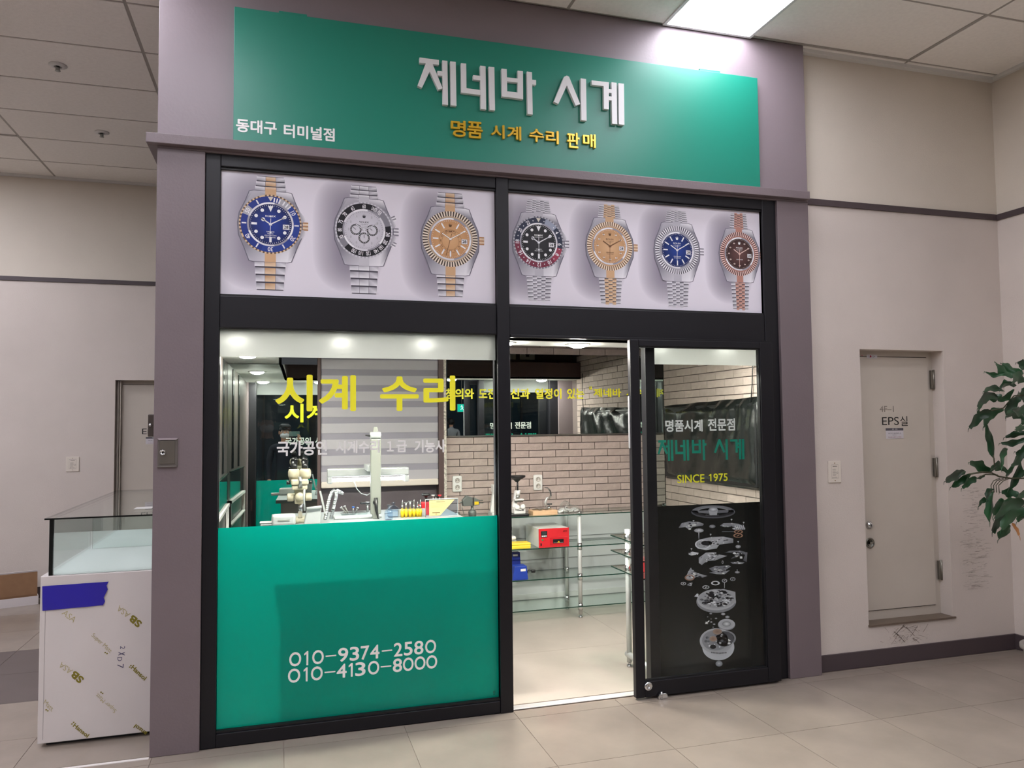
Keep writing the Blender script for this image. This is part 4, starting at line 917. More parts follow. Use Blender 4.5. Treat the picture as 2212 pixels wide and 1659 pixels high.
MB().lathe((AX-.002, .926, P(812, 1085, .93).z), [(.001, -.004), (.014, -.004), (.017, .004), (.001, .004)], 16, 'y').build('cable_gland', BPLAS, la).scale = (1, 1, 1)
MB().tube([(AX, .925, P(812, 1075, .93).z), (AX+.002, .92, P(812, 1100, .93).z), (AX+.012, .92, P(812, 1118, .93).z), (AX+.018, .92, ZBN)], [.012, .010, .004, .004]).build('power_cable', BPLAS, la)
HY = 1.2; h0, h1 = P(707, 1010, HY), P(882, 1010, HY); hz1 = P(790, 1011, HY).z; hz0 = P(790, 1028, HY).z
MB().box(h0.x, h1.x, HY-.03, HY+.05, hz0, hz1).build('lamp_head', WPB, la, bevel=.008)
for q_ in (h0.x, h1.x-.03): MB().box(q_, q_+.03, HY-.03, HY+.05, hz0-.045, hz0).build('tube_holder', WPB, la, bevel=.006)
TUBE = lamp_mat('lamp_tube_glow', 'f2f7ff', TUBE_W)
MB().cyl((h0.x+.03, HY, hz0-.022), (h1.x-.03, HY, hz0-.022), .011, n=12).build('lamp_tube', TUBE, la)
MB().box(AX-.05, AX+.04, .96, HY, hz1-.01, hz1+.03).build('head_bracket', WPB, la, bevel=.005)
MB().tube([P(765, 1040, 1.15), P(770, 1055, 1.15), P(780, 1066, 1.13), P(793, 1070, 1.1), P(799, 1066, 1.0)], .003).build('thin_cable', WPB, la)
# bench things
def onb(px, py, y): v = P(px, py, y); return v
def place(name, label, cat, px, y, group=None):
    v = P(px, 1125, y); return thing(name, label, cat, (v.x, y, ZBN), group), v.x
def W_(px0, px1, y): return P(px1, 1100, y).x-P(px0, 1100, y).x
t, x = place('white_case', 'white rounded case on the bench left of the microscope base', 'box', 613, .82); z1 = P(613, 1112, .82).z
MB().box(x-.07, x+.07, .80, .90, ZBN, z1).build('case_body', WPB, t, bevel=.014, seg=3); MB().box(x-.035, x+.035, .796, .80, z1-.035, z1-.028).build('clasp', GPLAS, t)
t, x = place('small_white_box', 'small white box at the left end beside the white case', 'box', 575, .84); z1 = P(575, 1130, .84).z
MB().box(x-.035, x+.05, .82, .89, ZBN, z1).build('box_body', WPB, t, bevel=.005); MB().box(x-.037, x+.052, .818, .892, z1, z1+.006).build('lid', WPB, t, bevel=.002)
t, x = place('white_bin', 'white open bin with a rolled rim right of the microscope', 'bin', 676, .84); z1 = P(676, 1094, .84).z
MB().prism([(x-.055, ZBN), (x+.042, ZBN), (x+.05, z1), (x-.035, z1-.01)], .80, .88).build('bin_body', WPB, t, bevel=.006)
MB().cyl((x-.04, .795, z1-.008), (x+.05, .795, z1), .009, n=12).build('rim', WPB, t)
MB().tube([(x-.05, .80, z1-.02), (x-.056, .80, z1+.06), (x-.052, .80, z1+.11)], .006).build('post', WPB, t)
t, x = place('white_rod', 'thin white plastic rod leaning beside the metal hoses', 'rod', 700, .98)
MB().obox(Vector(P(697, 1085, .98)), (.006, 0, .0), (0, .006, 0), (-.016, 0, .072)).build('rod_body', WPB, t)
t, x = place('air_nozzles', 'pair of braided steel hoses curving up to a chrome nozzle', 'hoses', 712, 1.0)
for i, dx in enumerate((0, 17)):
    pts = [P(702+dx*.75, 1130, 1.0+.03*i), P(706+dx*.8, 1100, 1.0), P(711+dx*.8, 1078, 1.0), P(717+dx*.6, 1063, 1.0), P(724+dx*.5, 1058, 1.0)]
    pts[0].z = ZBN
    b = MB()
    for j in range(4):
        for q in range(5):
            a = pts[j].lerp(pts[j+1], q/5); b_ = pts[j].lerp(pts[j+1], (q+1)/5); b.cyl(a, b_, .0125 if q % 2 else .0105, .0105 if q % 2 else .0125, n=12)
    b.build('braided_hose', CHROME, t)
MB().cyl(P(727, 1060, 1.0), P(737, 1064, 1.0), .008, .012, n=12).cyl(P(737, 1064, 1.0), P(742, 1067, 1.0), .012, .007, n=12).cyl(P(734, 1062, 1.0), P(734, 1058, 1.0), .003, n=8).build('nozzle', CHROME, t)
MB().tube([P(724, 1062, .99), P(726, 1078, .99), P(725, 1092, .99)], [.006, .003, .001]).build('hook', STEEL, t)
t, x = place('screwdriver_stand', 'glass dish with fine watchmaker screwdrivers standing up, one with a blue cap', 'tools', 765, 1.22)
MB().lathe((x, 1.22, ZBN), [(.001, .0), (.085, .0), (.09, .012), (.085, .014), (.001, .010)], 28).build('dish', SHELFG, t)
for a, b_, m in (((748, 1119), (738, 1097), GPLAS), ((752, 1119), (745, 1095), GPLAS), ((762, 1118), (763, 1097), STEEL), ((768, 1118), (772, 1098), STEEL)):
    p0, p1 = P(*a, 1.22), P(*b_, 1.22); p0.z = ZBN+.012
    MB().cyl(p0, p1, .004, .005, n=10).build('screwdriver', m, t)
    MB().cyl(p1, p1+(p1-p0).normalized()*.008, .008, .008, n=12).build('screwdriver_cap', mat('blue_cap', '1560c0', .4) if m is STEEL and a[0] == 762 else WPB, t)
t, x = place('bench_tray', 'flat glossy white tray across the middle of the bench', 'tray', 770, 1.0)
MB().box(x-.14, x+.16, .975, 1.10, ZBN, ZBN+.012).build('tray_body', WPB, t, bevel=.004)
t, x = place('tool_post', 'small clear and chrome tool stand beside the lamp arm', 'tool', 794, 1.36)
z1 = P(792, 1084, 1.36).z; MB().cyl((x, 1.36, ZBN), (x, 1.36, z1-.02), .008, n=12).cyl((x, 1.36, z1-.02), (x, 1.36, z1), .012, .018, n=16).build('post', STEEL, t)
MB().box(x-.05, x+.02, 1.34, 1.38, ZBN+.055, ZBN+.068).build('clamp', BPLAS, t, bevel=.004)
JG = glass_mat('clear_jar', (.80, .88, .96), 1.5)
for px, y, r0, l in ((850, 1.0, .040, 'clear glass dome jar with a knobbed lid beside the pliers'), (840, .86, .026, 'smaller clear dome jar in front, right of the lamp arm')):
    t, x = place('dome_jar', l, 'jar', px, y)
    MB().lathe((x, y, ZBN), [(.001, 0), (r0*.9, 0), (r0, .01), (r0, .035), (r0*1.1, .038)], 28).build('jar_body', JG, t)
    MB().lathe((x, y, ZBN), [(r0*1.1, .04), (r0*.95, .055), (r0*.5, .070), (.006, .075), (.006, .08), (.014, .086), (.012, .094), (.001, .096)], 28).build('jar_lid', JG, t)
# pliers rack: six tools with yellow handles
for i, (px, lean, top) in enumerate(((869, 0, 1080), (877, -.01, 1085), (886, -.005, 1082), (894, -.002, 1078), (902, .003, 1083), (908, .004, 1078))):
    y = .95; v = P(px, 1100, y); z1 = P(px, top, y).z
    t = thing('pliers', 'upright tool with yellow grips, '+('first', 'second', 'third', 'fourth', 'fifth', 'sixth')[i]+' from the left in the rack', 'pliers', (v.x, y, ZBN), 'yellow handled tools in the rack')
    zm = P(px, 1099, y).z
    MB().lathe((v.x, y, 0), [(.010, ZBN), (.0125, ZBN+.03), (.0085, zm), (.001, zm+.001)], 12).build('grip', YEL, t)
    b = MB()
    if i in (1, 2): b.cyl((v.x, y, zm), (v.x, y, z1-.004), .006, .006, n=10).box(v.x-.014, v.x+.014, y-.004, y+.004, z1-.006, z1)
    else: b.cyl((v.x, y, zm), (v.x, y, zm+(z1-zm)*.4), .005, .006, n=10).cyl((v.x, y, zm+(z1-zm)*.4), (v.x+.002, y, z1), .006, .001, n=10)
    b.build('jaw', STEEL, t)
t, x = place('tool_rack', 'pale rack holding the yellow handled tools', 'rack', 889, .975)
MB().box(x-.09, x+.09, .972, .98, ZBN, ZBN+.05).build('rack_plate', WPB, t, bevel=.003)
t, x = place('red_press', 'red bench press with a black round knob behind the framed notice', 'press', 921, 1.05)
MB().box(x-.035, x+.04, 1.02, 1.10, ZBN, P(921, 1085, 1.05).z).box(x-.055, x-.035, 1.03, 1.07, ZBN+.06, P(921, 1090, 1.05).z).build('press_body', RED, t, bevel=.006)
z1 = P(921, 1068, 1.05).z; MB().lathe((x, 1.06, z1), [(.001, -.02), (.01, -.02), (.012, -.012), (.028, -.010), (.03, .0), (.024, .008), (.001, .008)], 24).cyl((x, 1.06, z1-.05), (x, 1.06, z1-.01), .008, n=10).build('knob', BPLAS, t)
for px, m, l in ((936, WPB, 'white capped'), (942, BPLAS, 'black capped'), (950, RED, 'red capped')):
    t, x = place('pin_punch', 'small %s tool standing behind the framed notice' % l, 'tool', px, 1.08); z1 = P(px, 1069, 1.08).z
    MB().cyl((x, 1.08, ZBN), (x, 1.08, z1-.01), .003, n=8).build('shaft', STEEL, t); MB().cyl((x, 1.08, z1-.012), (x, 1.08, z1), .006, .013, n=14).build('cap', m, t)
ns = thing('framed_notice', 'clear acrylic stand with a tan notice cut on the slant', 'notice', P(955, 1118, .9))
NY = .88; A, B = P(919, 1079, NY), P(990, 1118, NY); zb = ZBN; x0, x1, z1 = A.x, P(989, 1100, NY).x, P(950, 1078, NY).z
MB().box(x0, x1, NY+.002, NY+.004, zb, z1).build('acrylic_sheet', JG, ns)
MB().tube([(x0, NY, zb+.003), (x0, NY, z1), (x1, NY, z1), (x1, NY, zb+.003), (x0, NY, zb+.003)], .0035).build('acrylic_edge', WPB, ns)
k = Ink(NY-.001); tl = P(927, 1081, NY); bl_ = P(927, 1118, NY); w = P(982, 1081, NY).x-tl.x; z0 = zb+.01; hh = z1-.006-z0
k.poly([(tl.x, z0), (tl.x+w*.42, z0), (tl.x+w, z0+hh), (tl.x, z0+hh)], 'cdb47c', 1)
k.rect(tl.x+w*.28, tl.x+w*.62, z0+hh*.86, z0+hh*.89, '3c3428', 2)
for i in range(4): k.rect(tl.x+w*.06, tl.x+w*(.66-.05*i), z0+hh*(.76-.08*i), z0+hh*(.775-.08*i), '9a8660', 2)
k.rect(tl.x+w*.12, tl.x+w*.42, z0+hh*.17, z0+hh*.22, '4a3d28', 2); k.ring(tl.x+w*.27, z0+hh*.09, .003, .005, '4a3d28', 2, 14)
k.build('notice_card', ns)
# vice
vc = thing('bench_vice', 'grey vice with a yellow label at the left end of the top glass shelf', 'vice', P(1022, 1120, 1.3))
VY = 1.86; ZV = .832; ST2 = mat('grey_cast_metal', '6f7571', .4, .4)
c = P(1020, 1085, VY); zt = P(1020, 1100, VY).z
MB().lathe((c.x, VY, 0), [(.03, ZV), (.032, zt-.02), (.028, zt-.012), (.012, zt), (.009, zt+.02), (.018, zt+.03), (.001, zt+.031)], 20).build('vice_base', ST2, vc)
pl = [P(x, y, VY) for x, y in ((999, 1093), (998, 1080), (1007, 1070), (1019, 1074), (1019, 1092))]; MB().prism([(v.x, v.z) for v in pl], VY-.03, VY+.02).build('jaw', ST2, vc, bevel=.003)
pl = [P(x, y, VY) for x, y in ((1022, 1092), (1022, 1074), (1034, 1079), (1034, 1090))]; MB().prism([(v.x, v.z) for v in pl], VY-.03, VY+.02).build('jaw', ST2, vc, bevel=.003)
MB().cyl(P(1014, 1082, VY), P(1043, 1081, VY), .004, n=10).cyl(P(1014, 1088, VY), P(1044, 1086, VY), .004, n=10).cyl(P(994, 1085, VY), P(999, 1085, VY), .006, n=10).build('guide_rod', STEEL, vc)
a, b_ = P(1023, 1083, VY), P(1032, 1089, VY); MB().box(a.x, b_.x, VY-.032, VY-.03, b_.z, a.z).build('maker_label', YEL, vc, label='yellow label')
MB().cyl(P(996, 1088, VY), P(1003, 1114, VY), .003, n=8).build('handle_bar', STEEL, vc)
# ------------------------------------------------------------ glass shelving along the back wall
sh = thing('glass_shelf_unit', 'long glass shelf unit on steel posts in front of the brick wall', 'shelf unit', (2.7, 1.94, 0))
SF, SBK = 1.751, 2.115; SZ = [.828, .575, .332, .094]
def gshelf(x0, x1, y0, y1, z, parent):
    o = MB().box(x0, x1, y0, y1, z-.004, z+.004).build('glass_shelf', [SHELFG, EDGE], parent)
    for p in o.data.polygons:
        if abs(p.normal.z) < .5: p.material_index = 1
for z in SZ: gshelf(1.75, 3.46, SF, SBK, z, sh)
def post(x, y, z1, parent, rings):
    MB().cyl((x, y, .03), (x, y, z1), .0165, n=16).build('post', ALU, parent)
    MB().cyl((x, y, 0), (x, y, .012), .017, n=16).cyl((x, y, .012), (x, y, .035), .008, n=12).build('foot', CHROME, parent)
    for z in rings: MB().cyl((x, y, z-.03), (x, y, z+.022), .0205, n=16).build('collar', CHROME, parent)
for x in (1.80, 2.74, 3.42):
    for y in (SF+.03, SBK-.03): post(x, y, .85, sh, SZ[1:]); MB().cyl((x, y, .832), (x, y, .853), .02, n=16).build('cap', CHROME, sh)
# second unit behind the fixed pane
s2 = thing('glass_shelf_stand', 'small glass shelf stand on steel posts just behind the sliding door', 'shelf unit', (2.8, .38, 0))
zr = [at(1353, 1160, 'y', .51).z, at(1353, 1193, 'y', .51).z, at(1354, 1228, 'y', .51).z]
for z in zr: gshelf(2.50, 3.1, .16, .62, z, s2)
for x in (2.571, 3.04):
    for y in (.22, .512): post(x, y, .875, s2, zr)
    MB().cyl((x, .20, .075), (x, .54, .075), .02, n=14).build('foot_rail', ALU, s2)
t = thing('red_box', 'red box on the lowest shelf of the small stand', 'box', (2.68, .38, zr[2])); MB().box(2.60, 2.76, .30, .48, zr[2]+.004, zr[2]+.075).build('box_body', RED, t, bevel=.004)
t = thing('red_lid_box', 'red box on the floor shelf behind the door stile', 'box', (2.7, .3, zr[2]-.2)); bpy.data.objects.remove(t)
# ------------------------------------------------------------ things on the long shelf
def onsh(px, y, z): return at(px, 1100, 'y', y).x
zt = SZ[0]+.004
# drill-press like white stand half hidden by the mullion
t = thing('white_press', 'white hand press at the left end of the top glass shelf', 'press', (onsh(1072, 1.86, zt), 1.86, zt)); x = t.location.x
MB().box(x-.05, x+.06, 1.80, 1.93, zt, zt+.035).prism([(x-.045, zt+.035), (x+.01, zt+.035), (x+.0, zt+.2), (x-.02, zt+.2)], 1.87, 1.91).box(x-.03, x+.03, 1.83, 1.91, zt+.19, zt+.25).build('press_body', WPLAS, t, bevel=.005)
MB().cyl((x+.015, 1.85, zt+.06), (x+.015, 1.85, zt+.285), .006, n=12).build('ram', STEEL, t)
# toy style microscope with black funnel on top
y = 1.83; x = onsh(1119, y, zt)
t = thing('white_microscope', 'white toy microscope on a black base with a black dish on top', 'microscope', (x, y, zt))
MB().box(x-.095, x+.075, y-.06, y+.08, zt, zt+.018).build('base_board', BPLAS, t, bevel=.003)
def ZZ(py): return at(1119, py, 'y', y).z
MB().box(x-.045, x+.05, y-.045, y+.045, zt+.018, ZZ(1096)).prism([(x-.045, ZZ(1096)), (x-.005, ZZ(1096)), (x-.0, ZZ(1060)), (x-.02, ZZ(1060))], y+.0, y+.04).build('microscope_stand', WPLAS, t, bevel=.006)
MB().cyl((x, y, ZZ(1070)), (x, y, ZZ(1059)), .018, .022, n=18).build('tube_head', WPLAS, t)
MB().cyl((x-.002, y, ZZ(1076)), (x-.002, y, ZZ(1070)), .016, n=16).cyl((x-.026, y, ZZ(1082)), (x+.04, y, ZZ(1082)), .012, n=14).build('turret', STEEL, t)
MB().box(x-.038, x+.038, y-.04, y+.02, ZZ(1080), ZZ(1077)).build('stage', WPLAS, t)
MB().cyl((x-.012, y, ZZ(1086)), (x-.012, y, ZZ(1083)), .002, .006, n=8).cyl((x+.018, y, ZZ(1086)), (x+.018, y, ZZ(1083)), .002, .006, n=8).build('objective', BPLAS, t)
MB().lathe((x-.022, y-.05, ZZ(1094)), [(.02, .0), (.021, -.008), (.012, -.012), (.001, -.012)], 16, 'y').lathe((x+.024, y-.05, ZZ(1093)), [(.02, .0), (.021, -.008), (.012, -.012), (.001, -.012)], 16, 'y').build('dial_knob', WPLAS, t)
MB().cyl((x-.002, y, ZZ(1059)), (x-.002, y, ZZ(1039)), .0075, n=12).build('eyepiece_tube', BPLAS, t)
MB().lathe((x-.006, y, 0), [(.012, ZZ(1041)), (.03, ZZ(1036)), (.062, ZZ(1031.5)), (.068, ZZ(1031)), (.068, ZZ(1027)), (.060, ZZ(1027.5)), (.001, ZZ(1030))], 28).build('black_dish', BPLAS, t)
a = Ink(y-.0465); a.txt('Lavarde', x+.008, (ZZ(1103)+ZZ(1100))/2+.002, .05, .010, '222222', 1, 0, .03); a.build('lettering', t)
# wooden tray with dishes
y = 1.85; x0, x1 = onsh(1146, y, zt), onsh(1199, y, zt); t = thing('wooden_tray', 'light wooden tray with small metal dishes on the glass shelf', 'tray', ((x0+x1)/2, y, zt))
WOOD = mat('pale_wood', 'd6b18b', .5, noise=.1, nscale=14)
MB().box(x0, x1, y-.06, y+.06, zt, zt+.036).build('tray_block', WOOD, t, bevel=.003)
for i, (u, v) in enumerate(((.18, .02), (.36, -.02), (.5, .02), (.62, -.01), (.3, .03))):
    MB().lathe((x0+(x1-x0)*u, y+v, zt+.036), [(.015, 0), (.017, .007), (.019, .008), (.014, .009), (.001, .004)], 16).build('metal_dish', STEEL, t)
xx = x0+(x1-x0)*.76; zz = zt+.036
t = thing('chrome_hand_press', 'chrome hand press with a curved lever standing on the wooden tray', 'press', (xx, y, zz))
def V(px, py): return at(px, py, 'y', y)
MB().cyl((xx, y, zz), (xx, y, zz+.03), .02, .012, n=18).cyl((xx, y, zz+.03), V(1187, 1092), .011, n=14).box(xx-.022, xx+.02, y-.015, y+.015, V(1187, 1090).z, V(1187, 1087).z).build('press_base', CHROME, t)
MB().tube([V(1180, 1096), V(1178, 1085), V(1181, 1076), V(1186, 1074)], [.008, .012, .010, .006]).build('press_frame', mat('pale_metal', 'd9d9d6', .3, .6), t)
MB().tube([V(1188, 1079), V(1190, 1068), V(1188, 1060), V(1183, 1054), V(1176, 1052.5)], [.007, .009, .008, .005, .002]).build('lever', CHROME, t)
# plastic bag
y = 1.86; t = thing('plastic_bag', 'crumpled clear plastic bag with white papers on the glass shelf', 'bag', (V(1225, 1108).x, y, zt))
r = random.Random(4); x0, x1 = onsh(1191, y, zt), onsh(1259, y, zt); vs = []; nu, nv = 26, 14
for j in range(nv+1):
    for i in range(nu+1):
        u, th = i/nu, math.pi*j/nv
        h = (.012+.085*math.exp(-((u-.42)/.17)**2)+.045*math.exp(-((u-.72)/.2)**2))*min(1, 6*u+.15, 7*(1-u)+.2)
        q = 1+.10*math.sin(u*31+j*1.3)+.05*r.uniform(-1, 1)
        vs.append((x0+(x1-x0)*u+.003*r.uniform(-1, 1), y-.055*math.cos(th)*(.5+.8*min(u, 1-u)), zt+h*math.sin(th)*q))
BAG = film_mat('clear_bag', 'e6eaec', .5, .25); 
bm_ = glass_mat('bag_plastic', (.93, .95, .95), 1.9, .08)
MB().add(vs, [(j*(nu+1)+i, j*(nu+1)+i+1, (j+1)*(nu+1)+i+1, (j+1)*(nu+1)+i) for j in range(nv) for i in range(nu)], True).build('bag_film', bm_, t)
b = MB()
for i in range(7):
    u = .25+.09*i; b.obox((x0+(x1-x0)*u, y+r.uniform(-.02, .02), zt+.02+.01*(i % 2)), (.02, .003, r.uniform(-.008, .008)), (0, .018, .002), (r.uniform(-.003, .003), 0, .006))
b.build('paper_pieces', WPLAS, t)
# laboratory oven on the second shelf
z0 = SZ[1]+.004; y0 = SF+.012
A, B = at(1164, 1181, 'y', y0), at(1228, 1140, 'y', y0); X0, X1, Z1 = A.x, B.x, at(1196, 1141, 'y', y0).z
t = thing('small_oven', 'white metal box oven with a red control front on the second glass shelf', 'oven', ((X0+X1)/2, y0+.16, z0))
MB().box(X0, X1, y0, y0+.34, z0, Z1).build('oven_body', mat('oven_white', 'e3e6e2', .3), t, bevel=.003)
MB().box(X0-.001, X1+.001, y0-.006, y0, z0, Z1).build('front_panel', RED, t)
w, h = X1-X0, Z1-z0
MB().box(X0+w*.36, X0+w*.95, y0-.008, y0-.006, z0+h*.10, z0+h*.52).build('oven_door', mat('red_door', 'b81f27', .35), t, bevel=.001)
MB().box(X0+w*.46, X0+w*.82, y0-.0095, y0-.008, z0+h*.2, z0+h*.42).build('door_window', BPLAS, t)
k = Ink(y0-.0098, .0001); k.poly([(X0+w*.60, z0+h*.23), (X0+w*.70, z0+h*.23), (X0+w*.65, z0+h*.33)], 'e8b81e', 1); k.rect(X0+w*.48, X0+w*.8, z0+h*.235, z0+h*.245, 'b0b0b0', 1)
k.build('warning_mark', t)
MB().box(X0+w*.07, X0+w*.27, y0-.010, y0-.006, z0+h*.55, z0+h*.88).build('controller', BPLAS, t, bevel=.001)
k = Ink(y0-.0105, .0001); k.rect(X0+w*.10, X0+w*.24, z0+h*.68, z0+h*.84, '30383a', 1)
for i in range(5): k.rect(X0+w*(.09+.034*i), X0+w*(.11+.034*i), z0+h*.58, z0+h*.65, 'e8e8e8', 1)
k.txt('HYT' if 0 else 'FYT', X0+w*.87, z0+h*.82, w*.12, h*.08, '2a0a0a', 1, 0, .03); k.build('panel_print', t)
for u, v, m in ((.11, .42, mat('green_button', '1c9a5a', .3)), (.23, .42, mat('red_button', 'e0202a', .3))): MB().cyl((X0+w*u, y0-.006, z0+h*v), (X0+w*u, y0-.012, z0+h*v), .0065, n=14).build('button', m, t)
MB().box(X0+w*.045, X0+w*.085, y0-.009, y0-.006, z0+h*.1, z0+h*.24).build('switch', BPLAS, t)
# balance and yellow case left of it
x = onsh(1107, 1.95, 0)
t = thing('small_balance', 'small grey and white instrument behind the yellow case', 'instrument', (x, 1.95, z0))
MB().box(x-.06, x+.02, 1.9, 1.99, z0, z0+.05).build('instrument_body', GPLAS, t, bevel=.006); MB().box(x-.06, x+.015, 1.9, 1.985, z0+.05, z0+.08).build('instrument_top', WPLAS, t, bevel=.01); MB().cyl((x-.015, 1.94, z0+.08), (x-.015, 1.94, z0+.15), .009, .007, n=12).build('instrument_post', CHROME, t)
A, B = at(1104, 1183, 'y', y0), at(1147, 1172, 'y', y0)
t = thing('yellow_case', 'flat yellow plastic case in front of the oven on the shelf', 'box', ((A.x+B.x)/2, y0+.05, z0))
MB().box(A.x-.02, B.x, y0+.005, y0+.115, z0, z0+.026).build('case_base', mat('case_yellow', 'f0d23a', .4), t, bevel=.004); MB().box(A.x-.02, B.x, y0+.004, y0+.116, z0+.028, z0+.044).build('case_lid', mat('case_yellow', 'f0d23a'), t, bevel=.004)
# blue iron-holder like device
z0 = SZ[2]+.004; A, B = at(1107, 1249, 'y', y0), at(1141, 1224, 'y', y0); w = B.x-A.x
t = thing('blue_device', 'blue plastic device with a slanted top on the third glass shelf', 'device', ((A.x+B.x)/2, y0+.06, z0)); H1 = at(1125, 1223, 'y', y0).z-z0
MB().prism([(A.x, z0), (B.x, z0), (B.x-.012, z0+H1), (A.x+.02, z0+H1)], y0, y0+.09).build('device_body', BLUE, t, bevel=.003)
MB().prism([(A.x-.012, z0+.02), (A.x+w*.78, z0+.02), (A.x+w*.7, z0+H1+.095), (A.x+.008, z0+H1+.095)], y0+.09, y0+.14).build('device_back', mat('dark_blue', '17276e', .4), t, bevel=.003)
MB().box(A.x+w*.52, A.x+w*.84, y0-.001, y0, z0+H1*.62, z0+H1*.8).build('device_label', WPLAS, t); MB().box(A.x+w*.25, A.x+w*.55, y0+.088, y0+.09, z0+H1+.065, z0+H1+.08).build('device_label', WPLAS, t)
MB().tube([(B.x-.02, y0+.1, z0+.07), (B.x+.02, y0+.11, z0+.06), (B.x+.03, y0+.1, z0+.03), (B.x+.01, y0+.09, z0+.035), (B.x+.03, y0+.08, z0+.06), (B.x+.06, y0+.08, z0+.05)], .0035).build('cable', BPLAS, t)
MB().box(B.x+.05, B.x+.085, y0+.07, y0+.09, z0+.035, z0+.06).build('plug', BPLAS, t, bevel=.006)
# ------------------------------------------------------------ display case outside, left of the pillar
dc = thing('display_case', 'glass topped display case on a white base still in printed protective film', 'display case', (-.45, 1.1, 0))
CX0, CX1, CY0, CY1 = -.722, -.19, .27, 2.03; ZD = .835; ZG = 1.12
MB().box(CX0, CX1, CY0, CY1, .02, ZD).build('base_cabinet', mat('film_covered_board', 'd6cfcc', .4, noise=.02, nscale=6, bump=.05, bscale=20), dc, bevel=.004)
MB().box(CX0+.03, CX1-.03, CY0+.04, CY1-.03, 0, .02).build('plinth', BPLAS, dc)
q = at(98, 1340, 'y', CY0).x; MB().box(q-.002, q, CY0-.001, CY0, .04, ZD-.05).build('edge_line', mat('edge_line', 'a39c99', .6), dc)
MB().box(CX0+.03, CX1, CY0+.02, CY1-.02, ZD, ZD+.004).build('white_deck', mat('case_deck', 'f2f6f3', .4), dc)
yd = 1.13
GX = at(108, 1200, 'y', CY0).x
def gpane(n, *b, e=(0,)):
    o = MB().box(*b).build(n, [CASEG, EDGEB], dc)
    for p in o.data.polygons:
        i = max(range(3), key=lambda j: abs(p.normal[j])); d = [b[1]-b[0], b[3]-b[2], b[5]-b[4]]
        if d[i] != min(d): p.material_index = 1
    return o
gpane('front_glass', GX, CX1, CY0+.005, CY0+.013, ZD, ZG-.008)
gpane('side_glass', GX-.004, GX+.004, CY0+.013, CY1-.01, ZD, ZG-.008)
gpane('divider_glass', GX+.01, CX1, yd, yd+.006, ZD+.004, ZG-.10)
gpane('back_glass', GX, CX1, CY1-.018, CY1-.01, ZD, ZG-.008)
gpane('top_glass', CX0+.012, CX1, CY0, CY1, ZG-.008, ZG)
MB().box(GX-.006, GX+.012, CY0+.004, CY0+.02, ZD, ZG-.008).build('dark_corner', EDGEB, dc)
v = at(330, 1096, 'z', ZG+.001); MB().box(v.x-.09, v.x, v.y-.05, v.y+.06, ZG, ZG+.0006).build('paper_label', WPLAS, dc)
# printed film lettering on the front
INK1, INK2 = mat('olive_ink', '80751c', .5), mat('olive_ink_light', 'b5aa80', .5)
def cq(x, y): return at(x, y, 'y', CY0-.001)
S4 = 2212/480
def cq2(x, y): return cq(x/S4, 1300+y/S4)
for s, tl, tr, bl_, m, b in (('Hansol', (1330, 625), (1465, 750), (1300, 662), INK1, .03), ('Hansol', (750, 1205), (893, 1320), (722, 1240), INK1, .03), ('ansol', (1470, 1335), (1345, 1235), (1435, 1375) if 0 else (1500, 1300), INK1, .03),
                             ('ASA', (652, 75), (770, 165), (610, 120), INK2, 0), ('ASA', (1265, 165), (1155, 78), (1300, 118), INK2, 0), ('ASA', (690, 722), (575, 640), (730, 680), INK2, 0),
                             ('SB', (1372, 262), (1275, 180), (1420, 205), INK1, .04), ('SB', (790, 818), (695, 735), (842, 762), INK1, .04),
                             ('Super Matt', (935, 305), (1122, 478), (898, 350), INK2, 0), ('Super Matt', (1135, 1112), (945, 940), (1172, 1070), INK2, 0), ('Matt', (455, 970), (538, 1050), (430, 1015), INK2, 0)):
    if s == 'ansol': tl, tr, bl_ = (1440, 1335), (1325, 1250), (1470, 1300)
    text_quad('film_lettering', s, cq2(*tl), cq2(*tr), cq2(*bl_), m, dc, bold=b)
for (x, y) in ((1303, 634), (1291, 650), (733, 1200), (716, 1216), (1048, 505), (1066, 515), (460, 1075), (476, 1085), (1006, 900), (1022, 912)):
    v = cq2(x, y); MB().box(v.x-.0035, v.x+.0035, CY0-.0012, CY0-.001, v.z-.003, v.z+.003).build('film_dots', INK1, dc)
for s, tl, tr, bl_ in (('2', (1245, 440), (1243, 470), (1198, 440)), ('x', (1242, 500), (1240, 535), (1180, 500)), ('D', (1215, 550), (1213, 590), (1170, 550)), ('7', (1232, 620), (1228, 660), (1168, 620))):
    text_quad('handwriting', s, cq2(*tl), cq2(*tr), cq2(*bl_), mat('pen_ink', '4a4668', .5), dc)
# blue tape
r = random.Random(2); tp = thing('blue_tape', 'wide strip of blue masking tape stuck across the top of the white display base', 'tape', cq(160, 1300))
tr_ = [at(92, 1266, 'y', CY0), at(235, 1256, 'y', CY0), at(229, 1270, 'y', CY0), at(227, 1285, 'y', CY0), at(223, 1303, 'y', CY0), at(223, 1307, 'y', CY0), at(92, 1319, 'y', CY0)]
nu = 22; vs = []; top = (tr_[0], tr_[1]); bot = (tr_[6], tr_[5])
for j in range(7):
    for i in range(nu+1):
        u, v_ = i/nu, j/6; a = bot[0].lerp(bot[1], u); b = top[0].lerp(top[1], u); p = a.lerp(b, v_)
        edge = .006*math.sin(j*2.1)*u if i == nu else 0
        vs.append((p.x+edge, CY0-.0025-.003*abs(math.sin(u*7+v_*2.2))-.001*r.random(), p.z))
MB().add(vs, [(j*(nu+1)+i, j*(nu+1)+i+1, (j+1)*(nu+1)+i+1, (j+1)*(nu+1)+i) for j in range(6) for i in range(nu)], True).build('tape_strip', mat('blue_tape', '2b22a0', .38), tp)
